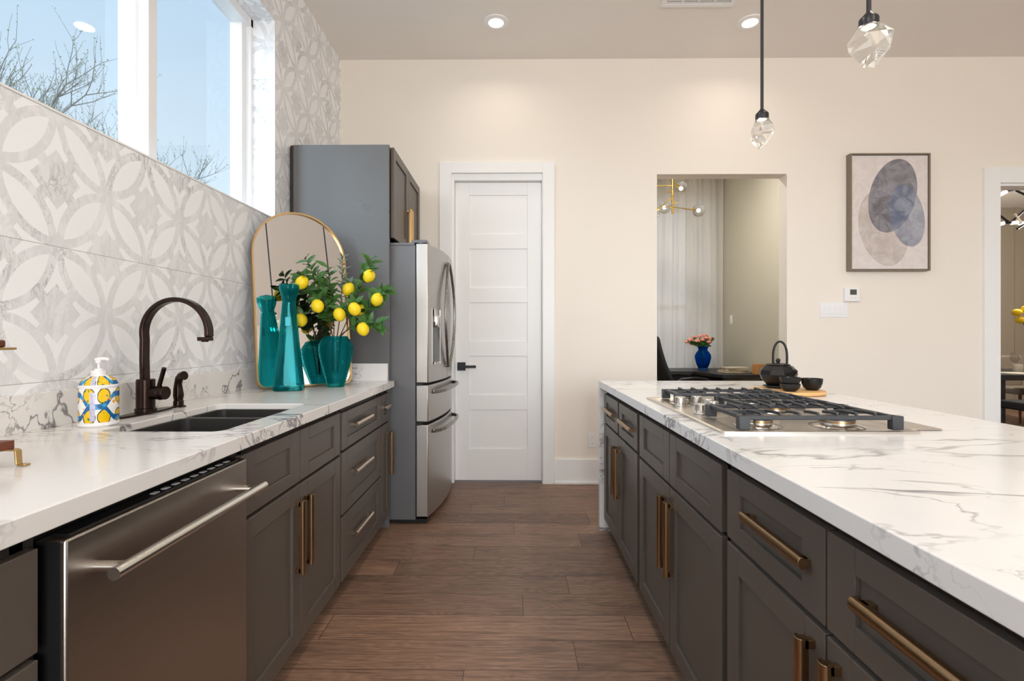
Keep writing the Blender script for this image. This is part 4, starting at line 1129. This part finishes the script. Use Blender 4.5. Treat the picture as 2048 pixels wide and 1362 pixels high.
for z in (.328, .378):
    m = MB(); m.lathe(0, 0, [(.015, 0), (.015, .002), (0, .002)], 20)
    bmesh.ops.rotate(m.bm, verts=m.bm.verts, cent=(0, 0, 0), matrix=Matrix.Rotation(PI / 2, 3, 'X')); bmesh.ops.translate(m.bm, verts=m.bm.verts, vec=(.643, YB - .005, z))
    rc = m.build('socket', M['white_pl'], ol)
    MB().box(.637, .639, YB - .0078, YB - .0068, z - .003, z + .006).box(.647, .649, YB - .0078, YB - .0068, z - .003, z + .006).build('slots', M['black'], rc, smooth=0)
os_ = thing('wall_switch', (XOW, 6.7, 1.4), 'small white switch plate on the olive office wall', 'light switch')
m = MB(); m.box(XOW - .006, XOW, 6.86, 6.93, 1.38, 1.50); m.build('plate', M['white_pl'], os_)
MB().box(XOW - .010, XOW - .005, 6.88, 6.91, 1.405, 1.475).build('rocker', M['white_pl'], os_)

# ------------------------------------------------------------------ office beyond the opening
cu = thing('curtain', (2.2, YO - .1, 0), 'sheer white floor-length curtain across the office window', 'curtain')
rows = []
for z in (.02, .8, 1.6, 2.4, 3.2, ZC - .03):
    row = []
    for k in range(160):
        x = 1.05 + (2.965 - 1.05) * k / 159; ph = x * 26 + 1.7 * math.sin(x * 5.1) + .25 * math.sin(z * 1.3 + x * 3)
        row.append(Vector((x, YO - .10 + .030 * math.sin(ph) * (.75 + .25 * math.sin(x * 9)) + .012 * math.sin(ph * 2.3), z)))
    rows.append(row)
m = MB(); m.grid(rows); m.build('panel', M['curtain'], cu, smooth=80)
m = MB(); m.cyl((1.0, YO - .10, ZC - .03), (2.97, YO - .10, ZC - .03), .012); m.build('rod', M['white'], cu)

dk = thing('desk', (2.6, 6.5, 0), 'black L-shaped office desk with angled front below the curtain', 'desk')
ZD = .765
m = MB(); m.prism([(1.2, 7.04), (1.2, 6.38), (2.27, 6.38), (2.40, 5.78), (2.96, 5.78), (2.96, 7.04)], ZD - .04, ZD); m.build('top', M['desk'], dk, bevel=.003)
m = MB(); m.box(1.22, 2.94, 6.98, 7.01, .1, ZD - .04); m.build('modesty_panel', M['desk'], dk, smooth=0)
for x, y in ((1.26, 6.5), (2.46, 5.85), (2.92, 5.85), (1.26, 6.93), (2.92, 6.93)):
    MB().box(x - .025, x + .025, y - .025, y + .025, 0, ZD - .04).build('leg', M['desk'], dk, smooth=0)
bv = thing('blue_vase', (2.56, 6.8, ZD), 'cobalt blue glass vase of peach roses on the office desk', 'vase')
kp = [(.055, 0), (.06, .01), (.062, .02), (.085, .07), (.105, .15), (.103, .19), (.08, .23), (.06, .255), (.058, .27), (.075, .31), (.072, .31), (.053, .27), (.055, .255), (.075, .23), (.098, .19), (.1, .15), (.08, .07), (.05, .02)]
m = MB(); m.lathe(0, 0, kp, 32); m.build('body', M['blue'], bv, local=True, smooth=60)
rs = random.Random(4)
RO = [(1380, 680), (1374, 684), (1388, 674), (1394, 682), (1399, 673), (1412, 676), (1417, 684), (1422, 678), (1405, 680), (1384, 688), (1409, 671)]
for k, (px, py) in enumerate(RO):
    c = at(px, py, 6.8 + rs.uniform(-.08, .08))
    t = thing('rose', (2.56, 6.8, ZD + .1), 'peach rose standing in the blue glass vase on the office desk', 'flower', 'peach roses in the blue vase')
    m = MB(); b0 = Vector((2.56, 6.8, ZD + .06)); mm = Vector((2.56 + (c.x - 2.56) * .25, 6.8, ZD + .30)); m.tube([b0, mm, c], .004, 6)
    for j in range(5):
        leaf(m, mm.lerp(c, rs.uniform(.1, .8)), Vector((rs.uniform(-1, 1), rs.uniform(-1, .5), rs.uniform(-.1, .8))), .075, .04, Vector((0, -1, .5)))
    m.build('stem', M['leaf'], t)
    m = MB(); R_ = rs.uniform(.027, .040)
    for j in range(9):
        a = j * 2.4; q = R_ * (.25 + .07 * j)
        m.sphere(c + Vector((q * math.cos(a), q * math.sin(a), R_ * (.35 - .06 * j))), R_ * .55, 8, 6, (1, 1, .85))
    m.build('bloom', M['rose'], t)
bk0 = Vector((2.73, 6.2, ZD))
for k, (dx, rz, sx, sy, sz) in enumerate(((0, .15, .30, .22, .028), (.015, -.1, .26, .20, .022), (.02, .3, .32, .2, .012))):
    z0 = ZD + (0, .0285, .051)[k]
    t = thing('book', (bk0.x - .02 + dx, bk0.y, z0), ('cream book at the bottom of the stack on the office desk', 'cream book in the middle of the desk stack', 'thin cream booklet on top of the desk stack')[k], 'book', 'books stacked on the office desk', rz=rz)
    m = MB(); m.box(-sx / 2, sx / 2, -sy / 2, sy / 2, 0, .002).box(-sx / 2, sx / 2, -sy / 2, sy / 2, sz - .002, sz).box(sx / 2 - .002, sx / 2, -sy / 2, sy / 2, 0, sz); m.build('cover', M['cream'], t, local=True, smooth=0)
    m = MB(); m.box(-sx / 2 + .004, sx / 2 - .003, -sy / 2 + .004, sy / 2 - .004, .002, sz - .002); m.build('pages', M['paper'], t, local=True, smooth=0)
wc = thing('wooden_box', (2.86, 5.88, ZD), 'small orange wooden cube on the desk corner behind the teapot', 'box')
m = MB(); m.box(2.815, 2.925, 5.83, 5.94, ZD, ZD + .105); m.build('body', M['wood2'], wc, bevel=.002)
MB().box(2.818, 2.922, 5.833, 5.937, ZD + .106, ZD + .118).build('lid', M['wood2'], wc, bevel=.002)

oc = thing('office_chair', (1.72, 5.85, 0), 'black high-back office chair with loop armrests before the desk', 'chair')
rows = []
for k in range(9):
    u = k / 8; z = .62 + .60 * u; xo = 1.80 - .20 * u - .03 * math.sin(PI * u); w2_ = .25 - .05 * u ** 2
    rows.append([Vector((xo + .05 * abs(j / 6 - .5) * 2, 5.85 + w2_ * (j / 6 - .5) * 2, z)) for j in range(7)])
m = MB(); m.grid(rows)
ob_ = m.build('backrest', M['chairfab'], oc, smooth=70); sm = ob_.modifiers.new('thick', 'SOLIDIFY'); sm.thickness = .06; ob_.modifiers.new('soft', 'SUBSURF').levels = 1
m = MB(); m.prism([(1.74 + .52 * u, 5.85 + v) for u, v in ((0, -.24), (.85, -.25), (1, -.18), (1, .18), (.85, .25), (0, .24))], .46, .54); m.build('seat', M['chairfab'], oc, bevel=.02, seg=3)
for s_ in (-1, 1):
    y = 5.85 + s_ * .29; pts = [(1.78, y - s_ * .04, .56), (1.80, y, .70), (1.86, y, .735), (2.02, y, .745), (2.14, y, .73), (2.19, y, .68), (2.15, y, .58), (2.10, y - s_ * .05, .50)]
    m = MB(); m.tube(pts, .013, 10); m.build('armrest', M['blackmetal'], oc)
m = MB(); m.cyl((1.98, 5.85, .12), (1.98, 5.85, .46), .03); m.build('column', M['black'], oc)
for k in range(5):
    a = 2 * PI * k / 5; m = MB(); m.bar((1.98, 5.85, .12), (1.98 + .3 * math.cos(a), 5.85 + .3 * math.sin(a), .085), .04, .03); lg = m.build('leg', M['black'], oc)
    m = MB(); m.sphere((1.98 + .3 * math.cos(a), 5.85 + .3 * math.sin(a), .035), .035, 12, 8); m.build('caster', M['black'], lg)

# gold globe chandelier
CY = 6.0
ch = thing('globe_chandelier', tuple(at(1344, 395, CY)), 'gold branching chandelier with clear glass globes in the office', 'chandelier')
top, bot = at(1344, 340, CY), at(1345.5, 428, CY)
m = MB(); m.cyl(top, bot, .0125, n=16); m.cyl((top.x, top.y, top.z), (top.x, top.y, ZC), .006, n=8); m.build('stem', M['brass'], ch)
GL = [((1344, 363), (1362, 377), 0, -.1), ((1345, 414), (1397, 421), 0, .05), ((1343, 397), (1307, 425), 0, -.1), ((1344, 411), (1329, 415), 0, .35), ((1343, 371), (1300, 372), 0, -.05)]
for (ax, ay), (bx, by), _, dy in GL:
    a = at(ax, ay, CY); b = at(bx, by, CY + dy)
    dvec = (b - a).normalized()
    m = MB(); m.tube([a - dvec * .035, b - dvec * .03], .0065, 10); m.cyl(b - dvec * .075, b - dvec * .035, .011, n=12); ar = m.build('arm', M['brass'], ch)
    m = MB(); m.sphere(b, .075, 28, 18); m.build('globe', M['clear'], ar, smooth=80)
    m = MB(); m.sphere(b, .020, 12, 8, (1, 1, 1)); m.build('bulb', M['bulb'], ar)
for (ax, ay), (bx, by) in (((1345, 362), (1352, 362)), ((1344, 383), (1333, 384)), ((1345, 406), (1356, 404))):
    m = MB(); m.cyl(at(ax, ay, CY), at(bx, by, CY - .05), .006, n=8); m.build('peg', M['brass'], ch)
ol_ = bpy.data.lights.new('office_glow', 'POINT'); ol_.energy = 8; ol_.color = (1, .9, .75); ol_.shadow_soft_size = .1
o = bpy.data.objects.new('office_glow', ol_); C.objects.link(o); o.location = (1.9, 5.95, 2.5)
area('office_fill', (1.9, 5.2, ZC - .03), (0, 0, 0), .3, .3, 30, (1, .95, .88), 'DISK')  # fill disk added under the ceiling to brighten the office

# ------------------------------------------------------------------ dining room beyond the cased doorway
dt = thing('dining_table', (7.0, 6.3, 0), 'black dining table seen through the cased doorway', 'table')
m = MB(); m.box(5.55, 8.4, 5.80, 6.95, .70, .765); m.build('top', M['desk'], dt, bevel=.003)
for x in (5.65, 8.3):
    for y in (5.9, 6.85): MB().box(x - .05, x + .05, y - .05, y + .05, 0, .70).build('leg', M['desk'], dt, smooth=0)
def dchair(x, y, rz, label, fab='beigefab', leg='walnut'):
    t = thing('dining_chair', (x, y, 0), label, 'chair', 'dining chairs at the black table', rz=rz)
    m = MB(); m.box(-.25, .25, -.25, .25, .40, .49); m.build('seat', M[fab], t, local=True, bevel=.025, seg=3)
    m = MB(); m.box(-.25, .25, .20, .28, .47, .93); m.build('backrest', M[fab], t, local=True, bevel=.03, seg=3)
    for a in (-1, 1):
        for b in (-1, 1): MB().cyl((a * .21, b * .21, .41), (a * .22, b * .22, 0), .02, .013, 10).build('leg', M[leg], t, local=True)
dchair(5.72, 5.50, PI, 'dark dining chair pushed under the near side of the black table', 'chairfab', 'desk')
dchair(7.22, 7.2, 0, 'taupe upholstered dining chair with its back showing beyond the black table')
pm = thing('placemat', (6.05, 6.05, .766), 'round cream placemat on the black dining table', 'placemat')
m = MB(); m.lathe(6.05, 6.05, [(.19, .765), (.19, .769), (0, .769)], 40); m.build('mat', M['cream'], pm)
pp = thing('candle_holder', (6.17, 6.2, .766), 'small cream ceramic candle holder on the dining table', 'candle')
m = MB(); m.lathe(6.27, 6.28, [(.045, .7655), (.048, .80), (.046, .86), (.03, .86), (.03, .85), (0, .85)], 24); m.build('cup', M['cream'], pp)
wg = thing('wine_glass', (6.33, 6.35, .766), 'clear wine glass on the dining table below the yellow flowers', 'glass')
m = MB(); m.lathe(6.37, 6.42, [(.035, .7655), (.035, .768), (.004, .772), (.004, .86), (.02, .875), (.042, .91), (.045, .94), (.036, 1.0), (.034, 1.0), (.043, .94), (.04, .91), (.018, .878), (0, .874)], 28); m.build('bowl', M['clear'], wg)
yv = thing('flower_vase', (6.62, 6.4, .766), 'cream vase of yellow blooms on the dining table', 'vase')
m = MB(); m.lathe(6.62, 6.4, [(.05, .7655), (.075, .82), (.07, .93), (.035, 1.0), (.04, 1.03), (.034, 1.03), (.03, 1.0), (.06, .93)], 28); m.build('body', M['cream'], yv)
for k, (px, py) in enumerate(((2034, 625), (2041, 640), (2052, 618), (2060, 634))):
    c = at(px, py, 6.35); t = thing('yellow_flower', (6.62, 6.4, 1.0), ('yellow pompom flower leaning furthest toward the doorway casing', 'yellow pompom flower just under the outermost bloom', 'yellow pompom flower above the dining vase', 'yellow pompom flower low in the dining vase')[k], 'flower', 'yellow flowers in the dining room')
    m = MB(); m.tube([(6.62, 6.4, .98), (6.58, 6.4, 1.2), c], .004, 6); m.build('stem', M['leaf'], t)
    m = MB(); m.sphere(c, .052, 16, 10, (1, 1, .85)); m.build('bloom', M['yflower'], t)
sc_ = thing('sputnik_chandelier', tuple(at(2040, 425, 6.3)), 'black angular chandelier with glowing tubes over the dining table', 'chandelier')
SG = [((1996, 392), (2013, 383), 1), ((2013, 383), (2030, 380), 0), ((2030, 380), (2052, 390), 0), ((1996, 428), (2020, 446), 0), ((1992, 451), (2008, 446), 1), ((2008, 446), (2020, 445), 0), ((2022, 446), (2036, 445), 1), ((2028, 428), (2042, 447), 2), ((2034, 458), (2052, 446), 0), ((2038, 447), (2060, 445), 1), ((2036, 380), (2036, 340), 0), ((2020, 446), (2060, 410), 0), ((1996, 428), (1990, 395), 0)]
for (ax, ay), (bx, by), kd in SG:
    m = MB(); m.cyl(at(ax, ay, 6.3), at(bx, by, 6.28), (.014, .022, .018)[kd], n=12)
    m.build(('arm', 'tube_lamp', 'glass_tube')[kd], (M['blackmetal'], M['tube'], M['cream'])[kd], sc_)
m = MB(); q = at(2036, 342, 6.3); m.cyl(q, (q.x, q.y, ZC), .012, n=10); m.build('stem', M['blackmetal'], sc_)
dl_ = bpy.data.lights.new('dining_glow', 'POINT'); dl_.energy = 120; dl_.color = (1, .94, .86); dl_.shadow_soft_size = .15
o = bpy.data.objects.new('dining_glow', dl_); C.objects.link(o); o.location = (6.9, 6.3, 2.45)

# ------------------------------------------------------------------ bare trees outside the window
def tree(x, y, h, seed, label):
    rnd = random.Random(seed); t = thing('bare_tree', (x, y, -.5), label, 'tree', 'budding trees outside the window')
    br = MB(); bd_ = MB()
    def grow(p, d, L, r, lev):
        pts = [p]; q = p; dd = d
        for k in range(4):
            dd = (dd + Vector((rnd.uniform(-.16, .16), rnd.uniform(-.16, .16), .07))).normalized(); q = q + dd * L / 4; pts.append(q)
        br.tube(pts, [r, r * .85, r * .72, r * .6, r * .45], 5 if lev < 2 else 3, caps=False)
        if lev >= 3:
            for k in range(3): c = pts[rnd.randint(1, 4)]; bd_.sphere(c + Vector((rnd.uniform(-.02, .02), rnd.uniform(-.02, .02), .01)), rnd.uniform(.006, .011), 4, 3)
        if lev == 4: return
        for k in range((5, 6, 6, 5)[lev]):
            i = rnd.randint(1 if lev else 2, 4); a = rnd.uniform(0, 2 * PI)
            o = dd.orthogonal().normalized(); b = dd.cross(o)
            nd = (dd * rnd.uniform(.5, 1.0) + (o * math.cos(a) + b * math.sin(a)) * rnd.uniform(.45, .8) + Vector((0, 0, .25))).normalized()
            grow(pts[i], nd, L * rnd.uniform(.52, .68), r * .45, lev + 1)
    grow(Vector((x, y, -.5)), Vector((0, 0, 1)), h, .09, 0)
    br.build('branches', M['bark'], t); bd_.build('buds', M['bud'], t, smooth=0)
tree(-7.0, 7.0, 2.9, 3, 'bare budding tree at the near end of the window view')
tree(-7.3, 8.5, 2.95, 8, 'bare budding tree seen just before the window mullion')
tree(-7.6, 10.6, 2.75, 12, 'low bare treetop seen beyond the window mullion')
